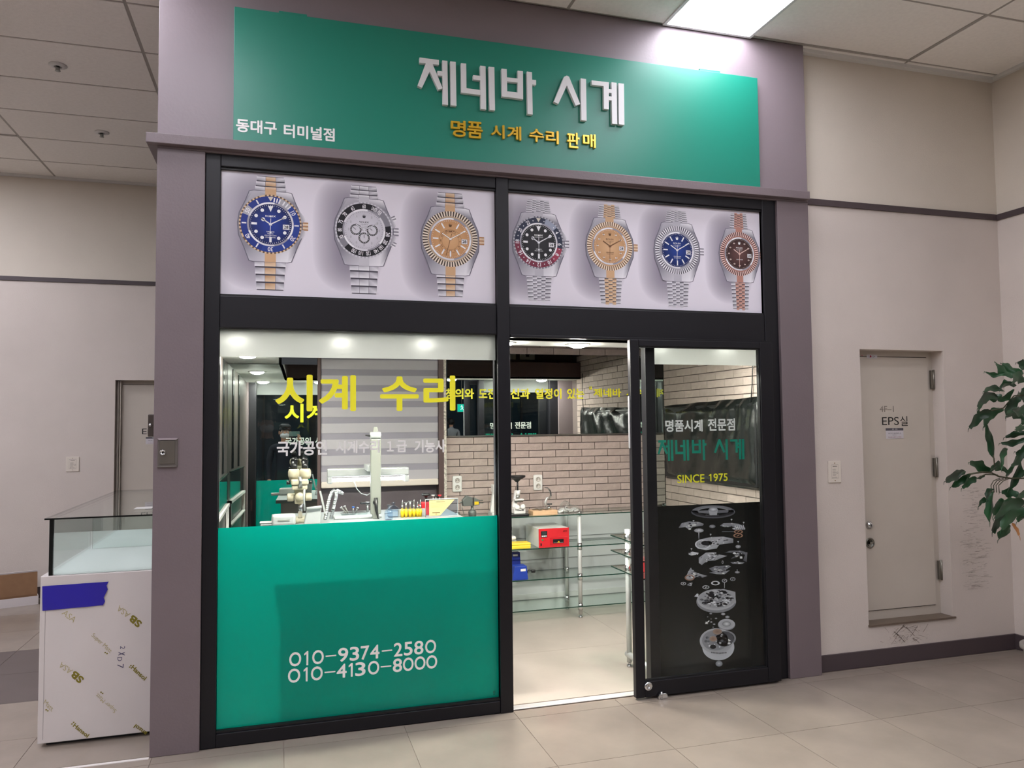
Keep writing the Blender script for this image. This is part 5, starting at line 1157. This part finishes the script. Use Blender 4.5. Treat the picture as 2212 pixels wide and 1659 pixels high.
# cardboard box on the floor far left
cb = thing('cardboard_box', 'open shallow cardboard box, white outside and brown inside, on the floor at the left edge', 'box', (-1.95, 3.8, 0))
CARD, CW = mat('brown_card', '8d6a4c', .8, noise=.05), mat('white_card', 'd9d2d2', .6)
P0, P1 = at(82, 1305, 'z', 0), at(0, 1315, 'z', 0); dxy = (P1-P0); dxy.z = 0; L_ = dxy.normalized()*.55; nrm = Vector((-L_.y, L_.x, 0)).normalized()*-1
if nrm.y < 0: nrm = -nrm
Q = Vector((P0.x, P0.y, 0)); hb = .075; dp = nrm*.10
MB().add([Q, Q+L_, Q+L_+Vector((0, 0, hb)), Q+Vector((0, 0, hb)), Q+nrm*.004, Q+L_+nrm*.004, Q+L_+nrm*.004+Vector((0, 0, hb)), Q+nrm*.004+Vector((0, 0, hb))], [(0, 1, 2, 3), (4, 7, 6, 5), (0, 3, 7, 4), (3, 2, 6, 7), (1, 5, 6, 2)]).build('front_wall', CW, cb)
def slab(n, a, b, c, d, th, m):
    a, b, c, d = map(Vector, (a, b, c, d)); nn = (b-a).cross(d-a).normalized()*th
    return MB().add([a, b, c, d, a+nn, b+nn, c+nn, d+nn], [(0, 1, 2, 3), (4, 7, 6, 5), (0, 4, 5, 1), (1, 5, 6, 2), (2, 6, 7, 3), (3, 7, 4, 0)]).build(n, m, cb)
up = Vector((0, 0, 1))
slab('bottom', Q, Q+L_, Q+L_+dp, Q+dp, .003, CARD); slab('back_wall', Q+dp, Q+dp+L_, Q+dp+L_+up*hb, Q+dp+up*hb, .003, CARD)
slab('side_wall', Q, Q+dp, Q+dp+up*hb, Q+up*hb, .003, CW); slab('lid', Q+dp+up*hb, Q+dp+L_+up*hb, Q+dp*1.35+L_+up*(hb+.2), Q+dp*1.35+up*(hb+.2), .004, CARD)
slab('lid_edge', Q+dp*1.35+up*(hb+.19), Q+dp*1.35+L_+up*(hb+.19), Q+dp*1.3+L_+up*(hb+.208), Q+dp*1.3+up*(hb+.208), .006, CW)
text_quad('lettering', 'KELLA', at(20, 1298, 'y', P0.y-.003-.01), at(38, 1296, 'y', P0.y-.013), at(20, 1304, 'y', P0.y-.013), mat('mauve_ink', '9a6f7c', .6), cb)
# ------------------------------------------------------------ service doors with lettering
def sdoor(n, x0, x1, z0, z1, yf, lab, hinge):
    d = thing(n, 'x', 'x', ((x0+x1)/2, yf+.09, z0)); del d['category']; d['label'] = lab; struct(d)
    rv = MB().box(x0, x0+.004, yf+.0, yf+.1, z0, z1).box(x1-.004, x1, yf, yf+.1, z0, z1).box(x0, x1, yf, yf+.1, z1-.004, z1)
    rv.build('reveal', PAINT, d)
    lx1 = x1-.05 if hinge > 0 else x1-.02; lx0 = x0+.004 if hinge > 0 else x0+.05; lz0, lz1 = z0+.075, z1-.045
    MB().box(x0+.004, x1-.004, yf+.098, yf+.14, z0, z1).build('door_frame', CREAM, d)
    MB().box(lx0, lx1, yf+.088, yf+.098, lz0, lz1).build('door_leaf', CREAM, d, bevel=.001)
    for bx in ((lx0, lx1, lz0-.006, lz0), (lx0, lx1, lz1, lz1+.005), (lx1, lx1+.003, lz0, lz1), (lx0-.003, lx0, lz0, lz1)): MB().box(bx[0], bx[1], yf+.0965, yf+.0985, bx[2], bx[3]).build('shadow_gap', mat('door_gap', '3a3028', .8), d)
    MB().box(x0-.0, x1+.01, yf-.012, yf+.1, z0-.0, z0+.012).build('sill', mat('sill_metal', '77695c', .4, .3), d)
    return d, (lx0, lx1, lz0, lz1)
d2, lf = sdoor('door_2', NX0, NX1, NZ0, NZ1, .04, 'cream service door with black EPS lettering right of the shop', 1)
DYL = .127
HG = mat('hinge_steel', '8c887e', .35, .8)
for py in (820, 1009, 1231):
    c = at(2014 if py == 820 else 2021 if py == 1009 else 2031, py, 'y', .125); MB().box(c.x-.018, c.x-.002, .118, .13, c.z-.062, c.z+.062).cyl((c.x+.004, .118, c.z-.066), (c.x+.004, .118, c.z+.066), .007, n=12).build('hinge', HG, d2)
c = at(1877, 1134, 'y', DYL); MB().lathe((c.x, DYL, c.z), [(.026, .0), (.026, -.006), (.02, -.012), (.014, -.022), (.001, -.022)], 22, 'y').build('deadlock', CHROME, d2)
MB().box(c.x-.002, c.x+.002, DYL-.024, DYL-.021, c.z-.007, c.z+.007).build('key_slot', BPLAS, bpy.data.objects['deadlock'])
c = at(1879, 1173, 'y', DYL); MB().lathe((c.x, DYL, c.z), [(.034, .0), (.034, -.005), (.028, -.006), (.024, .002), (.001, .002)], 24, 'y').box(c.x-.004, c.x+.02, DYL-.008, DYL-.002, c.z-.006, c.z+.008).build('flush_pull', mat('pull_steel', '8a8a84', .2, 1), d2)
tpx('lettering', 'EPS', 1905, 901, 1942, 918, DYL-.0005, INKK, d2, bold=.0, label='black lettering'); tpx('lettering', '실', 1944, 899, 1961, 920, DYL-.0005, INKK, d2, label='black lettering')
tpx('pencil_mark', '4F–1', 1900, 877, 1931, 890, DYL-.0005, mat('pencil', '8a8279', .7), d2)
def tag(parent, x0, y0, x1, y1, y, lines, headr=None):
    A, B = at(x0, y0, 'y', y), at(x1, y1, 'y', y); k = Ink(y, .0002); k.rect(A.x, B.x, B.z, A.z, 'ccc8cc', 1); h = A.z-B.z; w = B.x-A.x
    if headr: k.rect(A.x, B.x, A.z-h*.24, A.z, '56545a', 2); k.txt(headr, (A.x+B.x)/2, A.z-h*.12, w*.3, h*.12, 'dddddd', 3)
    for s, v, ww, hh, c in lines: k.txt(s, (A.x+B.x)/2, A.z-h*v, w*ww, h*hh, c, 3)
    return k.build('notice_label', parent)
tag(d2, 1913, 925, 1952, 947, DYL-.0005, (('HCFC BLEND A', .5, .7, .12, '555560'), ('123-456' if 0 else '동대구', .66, .25, .07, '777777'), ('PLEASE KEEP CLOSED', .86, .75, .08, '9a5058')), '주 의')
tag(d2, 1872, 766, 1895, 774, DYL-.0005, (('LG U+', .5, .6, .6, '5a4044'),)); k = Ink(DYL-.001, .0002); v = at(1880.5, 770, 'y', DYL-.001); k.ell(v.x, v.z, .0075, .0075, 'a0304a', 3, 14); v = at(1862, 768, 'y', DYL-.001); k.ell(v.x, v.z, .006, .004, 'c08088', 3, 8); k.build('small_sticker', d2)
d3, lf3 = sdoor('door_3', dx0, dx1, .24, dztop, YB, 'cream service door half hidden behind the left pillar', -1)
for px in (254, 258): v = at(px, 1000, 'y', YB+.05).x; MB().box(v-.004, v+.004, YB+.05, YB+.09, .25, dztop-.01).build('frame_step', CREAM, d3)
ye = YB+.0875
tpx('lettering', 'E', 307, 926, 317, 938, ye, INKK, d3); 
A = at(319, 932, 'y', ye); tpx('lettering', 'PS', 319, 926, 340, 938, ye, INKK, d3)
tag(d3, 315, 944, 352, 959, ye, (('HCFC BLEND A', .5, .7, .12, '555560'), ('PLEASE KEEP CLOSED', .86, .75, .08, '9a5058')), '주 의')
# wall plates
def plate(px0, py0, px1, py1, y, lab):
    A, B = at(px0, py0, 'y', y), at(px1, py1, 'y', y); t = thing('wall_plate', lab, 'wall plate', ((A.x+B.x)/2, y, B.z)); w, h = B.x-A.x, A.z-B.z
    MB().box(A.x, B.x, y-.008, y+.0, B.z, A.z).build('cover_plate', mat('plate_cream', 'ded5c9', .4), t, bevel=.003)
    k = Ink(y-.0082, .0002); K = '8a8078'
    for bx in ((.24, .78, .82, .83), (.24, .78, .2, .21), (.24, .25, .2, .83), (.77, .78, .2, .83)): k.rect(A.x+w*bx[0], A.x+w*bx[1], B.z+h*bx[2], B.z+h*bx[3], K, 1)
    k.rect(A.x+w*.34, A.x+w*.68, B.z+h*.74, B.z+h*.765, '4a443e', 1)
    for i in range(7): k.rect(A.x+w*.32, A.x+w*(.56+.04*(i % 2)), B.z+h*(.62-.05*i), B.z+h*(.633-.05*i), K, 1)
    k.ring(A.x+w*.68, B.z+h*.45, w*.05, w*.07, K, 1, 14); k.ell(A.x+w*.34, B.z+h*.25, w*.03, w*.03, '4a443e', 1, 8); k.rect(A.x+w*.4, A.x+w*.66, B.z+h*.245, B.z+h*.26, '4a443e', 1)
    k.build('printed_card', t)
    for v in (.1, .9): MB().cyl(((A.x+B.x)/2, y-.008, B.z+h*v), ((A.x+B.x)/2, y-.0105, B.z+h*v), .003, n=8).build('screw', mat('brass_screw', '8a6a3c', .4, .8), t)
plate(1787, 996, 1816, 1042, .04, 'cream wall plate with a printed card right of the shop pillar')
plate(143, 987, 171, 1018, YB, 'cream wall plate with a printed card on the far left wall')
# lock box cover and bracket on the left pillar
A, B = at(341, 947, 'y', YF), at(384, 1007, 'y', YF)
t = thing('flush_cover_box', 'shallow grey metal cover with a lock on the left pillar', 'cover', ((A.x+B.x)/2, YF, B.z))
GM = mat('cover_grey', '6b6560', .35, .2)
MB().box(A.x, B.x, YF-.006, YF, B.z, A.z).build('cover_plate', GM, t, bevel=.002)
fx0, fx1, fz0, fz1 = A.x+.01, B.x-.012, B.z+.012, A.z-.012
MB().box(fx0, fx1, YF-.009, YF-.006, fz0, fz1).build('cover_door', mat('cover_grey2', '625c54', .4, .2), t, bevel=.003)
MB().prism([(A.x-.0, A.z), (B.x, A.z), (B.x-.008, A.z-.008), (A.x+.006, A.z-.008)], YF-.012, YF).build('top_lip', mat('lip_bright', 'b9adb2', .3, .3), t)
MB().box(A.x, B.x-.004, YF-.011, YF, B.z-.004, B.z+.002).build('bottom_lip', GM, t, bevel=.001)
c = at(352, 977.5, 'y', YF); MB().lathe((c.x, YF-.009, c.z), [(.014, .0), (.014, -.004), (.011, -.007), (.009, -.003), (.004, -.003), (.004, .0)], 16, 'y').build('lock', CHROME, t)
A, B = at(321, 895, 'y', .06), at(338, 943, 'y', .06)
t = thing('door_closer_bracket', 'dark metal bracket with a bright bolt on the outer side of the left pillar', 'bracket', (A.x, .06, B.z))
MB().box(A.x, XL+.001, .04, .10, B.z, A.z).build('bracket_body', mat('bracket_brown', '4d4540', .4, .4), t, bevel=.004)
c = at(325, 918, 'y', .04); MB().sph((c.x, .038, c.z), .008).build('bolt', CHROME, t)
# ------------------------------------------------------------ plant at the right edge
pl = thing('potted_plant', 'tall green palm with ragged drooping leaves at the right edge', 'plant', (4.25, -.9, 0))
LEAF = mat('leaf_green', '1d4225', .34, noise=.4, nscale=9, rnd=.4, spec=.5); STEM = mat('stem_brown', '3a3a24', .6); DEAD = mat('dry_leaf', 'a8703a', .6)
rp = random.Random(11)
def pp(x, y, yy): return at(1980+x/3.948, 760+y/3.948, 'y', yy)
def leaf(x0, y0, x1, y1, w, m=LEAF, bend=None):
    yy = -.9+rp.uniform(-.13, .13); a, b = pp(x0, y0, yy), pp(x1, y1, yy+rp.uniform(-.05, .05)); ln = (b-a).length; d = (b-a)/ln
    sd = d.cross(Vector((0, 1, 0))).normalized(); nr = sd.cross(d).normalized(); hw = w*.5/3.948/1665.75*(yy+4.1)*1.12
    n = 9; vs = []; bd = rp.uniform(-.16, .16) if bend is None else bend; cup = rp.uniform(.1, .5)*rp.choice((-1, 1)); wav = rp.uniform(0, 6)
    for i in range(n+1):
        t = i/n; wd = 1.12*hw*(math.sin(math.pi*min(1, t*.94+.03))**.5)*(1.0+.26*math.sin(t*12+wav))
        if i == 0: wd = hw*.12
        if i == n: wd = hw*.42
        c = a+d*(ln*t)+sd*(bd*ln*math.sin(math.pi*t))+nr*(.05*ln*math.sin(math.pi*t))-Vector((0, 0, 1))*(.10*ln*t*t)
        c += Vector((0, 0, 1))*(.05*ln*t)
        for s in (-1, -.5, 0, .5, 1):
            vs.append(c+sd*(wd*s)+nr*(cup*wd*abs(s)+.25*hw*math.sin(t*9+s*2+wav)*abs(s)))
    b_ = MB(); b_.add(vs, [(i*5+j, i*5+j+1, (i+1)*5+j+1, (i+1)*5+j) for i in range(n) for j in range(4)], True)
    e = vs[n*5+2]; dd = (Vector(vs[n*5+2])-Vector(vs[(n-1)*5+2])).normalized()
    b_.tube([e, Vector(e)+dd*.012, Vector(e)+dd*.016-Vector((0, 0, .012))], [.0022, .0016, .0008], 5)
    o = b_.build('leaf', m, pl, label='dry brown leaf') if m is DEAD else b_.build('leaf', m, pl)
LV = [(750, 180, 590, 165, 42), (840, 215, 675, 85, 75), (910, 190, 730, 95, 85), (940, 130, 860, 90, 70), (940, 250, 820, 240, 100), (750, 335, 575, 320, 52), (730, 370, 590, 380, 68), (850, 290, 715, 300, 60), (690, 390, 520, 465, 92), (830, 320, 690, 400, 60),
      (635, 505, 450, 635, 88), (742, 490, 570, 620, 80), (880, 390, 765, 540, 110), (560, 530, 528, 480, 40), (930, 460, 820, 490, 80), (940, 580, 770, 530, 90), (940, 640, 845, 650, 60), (940, 690, 760, 720, 52), (940, 740, 722, 770, 55),
      (600, 625, 660, 890, 82), (775, 825, 722, 975, 66), (930, 780, 808, 960, 78), (640, 1025, 450, 930, 84), (785, 1030, 635, 995, 78), (412, 1015, 243, 1090, 78), (462, 1040, 300, 1140, 68), (515, 1080, 390, 1150, 66), (585, 1050, 515, 1075, 26), (885, 930, 783, 1165, 82), (835, 980, 765, 1055, 48),
      (660, 1170, 600, 1250, 56), (655, 1190, 625, 1440, 92), (730, 1250, 655, 1385, 92), (620, 1270, 530, 1305, 46), (880, 1230, 725, 1190, 80), (860, 1260, 730, 1290, 80), (930, 1285, 665, 1395, 95), (930, 1335, 725, 1495, 115), (755, 1400, 645, 1525, 100), (800, 1480, 705, 1588, 98),
      (930, 1010, 850, 1070, 60), (940, 900, 850, 850, 70), (940, 1180, 850, 1240, 60), (950, 420, 850, 380, 80), (960, 330, 880, 350, 80), (960, 530, 890, 600, 90), (950, 1400, 860, 1440, 80), (940, 60, 900, 150, 70)]
for l in LV: leaf(*l)
leaf(812, 1460, 872, 1560, 40, DEAD)
for i in range(30):      # the part of the crown that lies outside the frame
    x0, y0 = rp.uniform(960, 1120), rp.choice((120, 330, 480, 660, 860, 1080, 1250))+rp.uniform(-40, 40); a_ = rp.uniform(-1.0, .6); d_ = rp.uniform(120, 210)
    leaf(x0, y0, x0+d_*math.cos(a_), y0+d_*.9*abs(math.sin(a_))+20, rp.uniform(60, 95))
def ptube(pts, r): MB().tube([pp(x, y, -.88) for x, y in pts], [r]*len(pts), 7).build('branch', STEM, pl)
ptube([(1080, 1100), (916, 1078), (810, 1080), (700, 1062), (640, 1032), (560, 1026), (455, 1042)], .0045)
for i in range(4): ptube([(800-i*30, 1078), (740-i*28, 1100), (700-i*22, 1140), (705-i*22, 1200)], .0022)
ptube([(665, 975), (655, 880)], .003); ptube([(690, 1050), (590, 1045), (520, 1078)], .003); ptube([(1080, 380), (900, 370), (830, 375), (740, 480), (640, 500)], .0035); ptube([(1080, 1280), (930, 1300), (800, 1420)], .003)
tb = pp(1085, 1100, -.88)
MB().tube([(tb.x+.03, -.88, .28), (tb.x+.0, -.88, .8), tb, (tb.x+.02, -.88, 1.9)], [.02, .017, .014, .008], 10).build('trunk', STEM, pl)
MB().lathe((tb.x+.03, -.88, 0), [(.12, 0), (.15, .3), (.165, .31), (.165, .33), (.145, .33), (.14, .29), (.001, .29)], 28).build('pot', mat('pot_grey', '8a8580', .6), pl)
# ------------------------------------------------------------ hall behind the viewer, seen only in the mirrors
for i, x in enumerate((-4.6, -1.9, .8, 3.5, 6.2)):
    t = thing('far_shopfront', 'dark glazed shopfront across the hall, number %s from the left as seen in the mirrors' % ('one', 'two', 'three', 'four', 'five')[i], 'shopfront', (x+1.3, -14.5, 0), 'shopfronts across the hall')
    MB().box(x, x+.1, -14.6, -14.5, 0, 3.0).box(x+2.6, x+2.7, -14.6, -14.5, 0, 3.0).box(x, x+2.7, -14.6, -14.5, 2.9, 3.05).box(x+1.3, x+1.36, -14.6, -14.5, 0, 2.9).build('frame', FRAME, t)
    MB().box(x+.1, x+2.6, -14.58, -14.57, 0, 2.9).build('pane', mat('dark_far_glass', '23303a', .1), t)
v = Vector((5.045, -11.9, 1.995))
t = thing('exit_sign', 'green lit running figure exit sign across the hall, seen in the long mirror', 'sign', v)
MB().box(v.x-.13, v.x+.13, v.y-.03, v.y, v.z-.11, v.z+.11).build('sign_body', GPLAS, t)
MB().box(v.x-.12, v.x+.12, v.y, v.y+.004, v.z-.1, v.z+.1).build('lit_face', lamp_mat('exit_green', '18b9a0', 1.6), t)
b = MB(); y = v.y+.005
def seg(a, c, r_): b.tube([(v.x+a[0], y, v.z+a[1]), (v.x+c[0], y, v.z+c[1])], r_, 6)
seg((.0, .05), (.01, -.01), .012); seg((.01, -.01), (.05, -.05), .009); seg((.01, -.01), (-.04, -.04), .009); seg((.0, .04), (.04, .02), .007); seg((0, .04), (-.04, .03), .007); b.sph((v.x-.005, y, v.z+.07), .014, .004, .014, 10)
b.build('running_figure', lamp_mat('exit_white', 'e8fff8', 1.6), t)
MB().tube([(v.x, v.y-.02, v.z+.11), (v.x, v.y-.02, ZC)], .01).build('hanger', GPLAS, t)
# tilt the standing mirror a touch so that it shows the street side where the photo does
v = bpy.data.objects['standing_mirror'].children
for o in v:
    if o.name.startswith('mirror_glass'):
        d = (at(635, 937, 'y', 8)-CAM).normalized(); piv = Vector((.36, 2.05, 1.4))
        q = Vector((0, 1, 0)).rotation_difference(d).to_matrix().to_4x4()
        o.matrix_world = Matrix.Translation(piv) @ q @ Matrix.Translation(-piv) @ o.matrix_world
# ------------------------------------------------------------ people
SKIN = mat('skin_tone', 'd3a183', .5); HAIR = mat('black_hair', '17120f', .45); NAVY = mat('navy_cloth', '161c28', .8, noise=.1); TROU = mat('dark_trousers', '1c1c20', .8); SHIRT = mat('grey_shirt', '9ea1a4', .8); SHOE = mat('dark_shoe', '1a1818', .5)
def body(name, bones, parent, mats, label=None, **kw):
    """bones: (a, b, ra, rb, material index) with joints shared by position; grown into one skinned surface"""
    vs = []; rs = []; es = []
    def idx(p, r):
        for i, q in enumerate(vs):
            if (Vector(q)-Vector(p)).length < 1e-4: return i
        vs.append(tuple(p)); rs.append(r); return len(vs)-1
    for a, b, ra, rb, m_ in bones: es.append((idx(a, ra), idx(b, rb)))
    me = bpy.data.meshes.new(name); me.from_pydata(vs, es, []); o = bpy.data.objects.new(name, me); C.objects.link(o)
    sk = o.modifiers.new('skin', 'SKIN'); sk.use_smooth_shade = True
    if not me.skin_vertices: 
        bpy.context.view_layer.objects.active = o
    for i, r_ in enumerate(rs): me.skin_vertices[0].data[i].radius = (r_, r_*(.72 if r_ > .1 else 1)); 
    me.skin_vertices[0].data[0].use_root = True
    ss = o.modifiers.new('sub', 'SUBSURF'); ss.levels = 2; ss.render_levels = 2
    dg = bpy.context.evaluated_depsgraph_get(); nm = bpy.data.meshes.new_from_object(o.evaluated_get(dg))
    bpy.data.objects.remove(o)
    for m_ in mats: nm.materials.append(m_)
    bb = [(Vector(a), Vector(b), m_) for a, b, ra, rb, m_ in bones]
    for p in nm.polygons:
        c = p.center; best = (9e9, 0)
        for a, b, m_ in bb:
            t = max(0, min(1, (c-a).dot(b-a)/max(1e-9, (b-a).length_squared))); dd = (a.lerp(b, t)-c).length
            if dd < best[0]: best = (dd, m_)
        p.material_index = best[1]; p.use_smooth = True
    o = bpy.data.objects.new(name, nm); C.objects.link(o); return fin(o, parent, kw)
def person(name, label, x, y, fy, top, arms, mats, height=1.70, head_dx=0.0, extra=()):
    s = height/1.70; t = thing(name, label, 'person', (x, y, 0))
    def p(a, b, c): return (x+a*s*fy, y+b*s*fy, c*s)
    pel, wa, ch, nk, hb = p(0, 0, .94), p(0, -.005, 1.08), p(0, -.01, 1.30), p(0, .0, 1.45), p(head_dx, .03, 1.50)
    B = [(pel, wa, .14, .13, 0), (wa, ch, .13, .155, 0), (ch, nk, .155, .055, 0), (nk, hb, .055, .06, 1), (hb, p(head_dx, .035, 1.56), .06, .078, 1), (p(head_dx, .035, 1.56), p(head_dx, .02, 1.64), .078, .082, 1)]
    for sg_ in (-1, 1):
        hip, kn, an, toe = p(.09*sg_, 0, .9), p(.10*sg_, .02, .50), p(.11*sg_, -.01, .09), p(.125*sg_, .14, .035)
        B += [(pel, hip, .14, .09, 2), (hip, kn, .09, .06, 2), (kn, an, .06, .042, 2), (an, toe, .042, .035, 3)]
    for sg_, (sh, el, wr, fing) in arms.items():
        S_, E_2, W2 = p(*sh), p(*el), p(*wr)
        B += [(ch, S_, .155, .065, 0), (S_, E_2, .065, .047, 0), (E_2, W2, .047, .030, 0)]
        pm = p(*fing[0]); B.append((W2, pm, .030, .030, 1))
        for f in fing[1:]:
            pts = [pm]+[p(*q_) for q_ in f]
            for a, b in zip(pts[:-1], pts[1:]): B.append((a, b, .030 if a == pm else .0095, .0085, 1))
    body('body', B, t, mats)
    return t, p
# the photographer: faces the shop, right hand raised to the phone
ra = ((.19, -.01, 1.37), (.27, .12, 1.16), (.24, .27, 1.44), [(.225, .31, 1.50), [(.215, .335, 1.50), (.185, .335, 1.505)], [(.22, .335, 1.525), (.19, .335, 1.53)], [(.215, .335, 1.55), (.185, .335, 1.555)], [(.21, .33, 1.575), (.185, .33, 1.58)], [(.20, .30, 1.49), (.17, .30, 1.50)]])
la_ = ((-.19, -.01, 1.37), (-.24, -.03, 1.10), (-.23, .05, .86), [(-.225, .07, .79), [(-.235, .085, .75), (-.235, .085, .72)], [(-.225, .08, .74), (-.225, .08, .705)], [(-.215, .07, .74), (-.215, .07, .71)], [(-.205, .065, .75), (-.205, .06, .725)], [(-.20, .09, .78), (-.195, .10, .755)]])
px_, py_ = .275, -4.47
t, p = person('person', 'person in navy top and face mask holding a phone, reflected left of the blind', px_, py_, 1, 1.7, {1: ra, -1: la_}, [NAVY, SKIN, TROU, SHOE], 1.70, .0)
hc = Vector(p(0, .03, 1.60))
def face(t, hc, f, mask=True):
    b = MB(); b.sph((hc.x, hc.y-.012*f, hc.z+.012), .092, .102, .112, 24)
    keep = MB(); 
    # hair cap: the upper and rear part of a slightly larger head shell
    vs, fs = b.v, []
    for q in b.f:
        c = sum((Vector(vs[i]) for i in q), Vector())/len(q)
        if c.z > hc.z+.045-.0*f or (c.y-hc.y)*f < -.01 and c.z > hc.z-.06: fs.append(q)
    keep.add(vs, fs, True)
    r = random.Random(3)
    for i in range(26):
        a = r.uniform(-.08, .08); keep.tube([(hc.x+a*.5, hc.y+.03*f, hc.z+.12), (hc.x+a, hc.y+.088*f, hc.z+.095), (hc.x+a*1.1+.01, hc.y+.096*f, hc.z+.05+r.uniform(-.01, .02))], [.014, .012, .003], 5)
    keep.build('hair', HAIR, t)
    for s in (-1, 1):
        MB().sph((hc.x+s*.086, hc.y+.0*f, hc.z-.01), .010, .018, .03, 10).build('ear', SKIN, t)
        MB().sph((hc.x+s*.033, hc.y+.083*f, hc.z+.012), .013, .008, .008, 10).build('eye', WPLAS, t)
        MB().sph((hc.x+s*.033, hc.y+.089*f, hc.z+.012), .006, .004, .006, 8).build('iris', HAIR, t)
        MB().box(hc.x+s*.033-.017, hc.x+s*.033+.017, hc.y+.084*f-.004, hc.y+.084*f+.004, hc.z+.032, hc.z+.038).build('eyebrow', HAIR, t)
    MB().prism([(hc.y+.075*f, hc.z+.02), (hc.y+.112*f, hc.z-.022), (hc.y+.08*f, hc.z-.03)], hc.x-.012, hc.x+.012, 'x').build('nose', SKIN, t)
    MB().box(hc.x-.02, hc.x+.02, hc.y+.078*f-.005, hc.y+.078*f+.005, hc.z-.055, hc.z-.048).build('mouth', mat('lips', 'a8655a', .5), t)
    if mask:
        MB().sph((hc.x, hc.y+.045*f, hc.z-.055), .072, .078, .048, 18).build('face_mask', mat('mask_white', 'e4e6e6', .7), t)
        for s in (-1, 1): MB().tube([(hc.x+s*.068, hc.y+.06*f, hc.z-.03), (hc.x+s*.09, hc.y+.0*f, hc.z+.01)], .0015, 5).build('mask_loop', WPLAS, t)
        b = MB()
        for s in (-1, 1): b.tube([(hc.x+s*.034+.026*math.cos(a*.628), hc.y+.10*f, hc.z+.010+.021*math.sin(a*.628)) for a in range(11)], .0015, 5)
        b.tube([(hc.x-.01, hc.y+.10*f, hc.z+.014), (hc.x+.01, hc.y+.10*f, hc.z+.014)], .0015, 5)
        for s in (-1, 1): b.tube([(hc.x+s*.06, hc.y+.10*f, hc.z+.014), (hc.x+s*.088, hc.y+.0, hc.z+.012)], .0015, 5)
        b.build('glasses', STEEL, t)
face(t, hc, 1)
ph = thing('phone', 'grey green phone held up by the photographer in the mirror', 'phone', (.42, -4.14, 1.57))
MB().box(.345, .500, -4.140, -4.132, 1.530, 1.605).build('phone_body', mat('phone_green', '6c8a84', .35), ph, bevel=.003)
MB().lathe((.480, -4.132, 1.593), [(.001, .002), (.006, .002), (.007, .0)], 12, 'y').lathe((.462, -4.132, 1.593), [(.001, .002), (.006, .002), (.007, .0)], 12, 'y').build('lens', BPLAS, ph)
# the man walking away across the hall, seen in the long mirror
an = lambda s: ((.19*s, -.01, 1.37), (.22*s, -.02, 1.10), (.22*s, .04, .86), [(.22*s, .05, .79), [(.23*s, .06, .75), (.23*s, .06, .72)], [(.222*s, .06, .74), (.222*s, .06, .705)], [(.214*s, .055, .74), (.214*s, .055, .71)], [(.206*s, .05, .75), (.206*s, .05, .725)], [(.20*s, .075, .78), (.195*s, .085, .755)]])
q = at(975, 925, 'y', 17.6)
t, p = person('person', 'person with dark hair and a grey shirt seen from behind in the long mirror', q.x, 4.12-17.6, -1, 1.7, {1: an(1), -1: an(-1)}, [SHIRT, SKIN, TROU, SHOE], 1.72)
face(t, Vector(p(0, .03, 1.60)), -1, False)
# ------------------------------------------------------------ tidy: no stray labels on parts
for o in bpy.data.objects:
    if o.parent is None and o.type != 'CAMERA' and 'label' not in o: print('NO LABEL', o.name)
print('bricks', nb, n2, 'objects', len(bpy.data.objects))
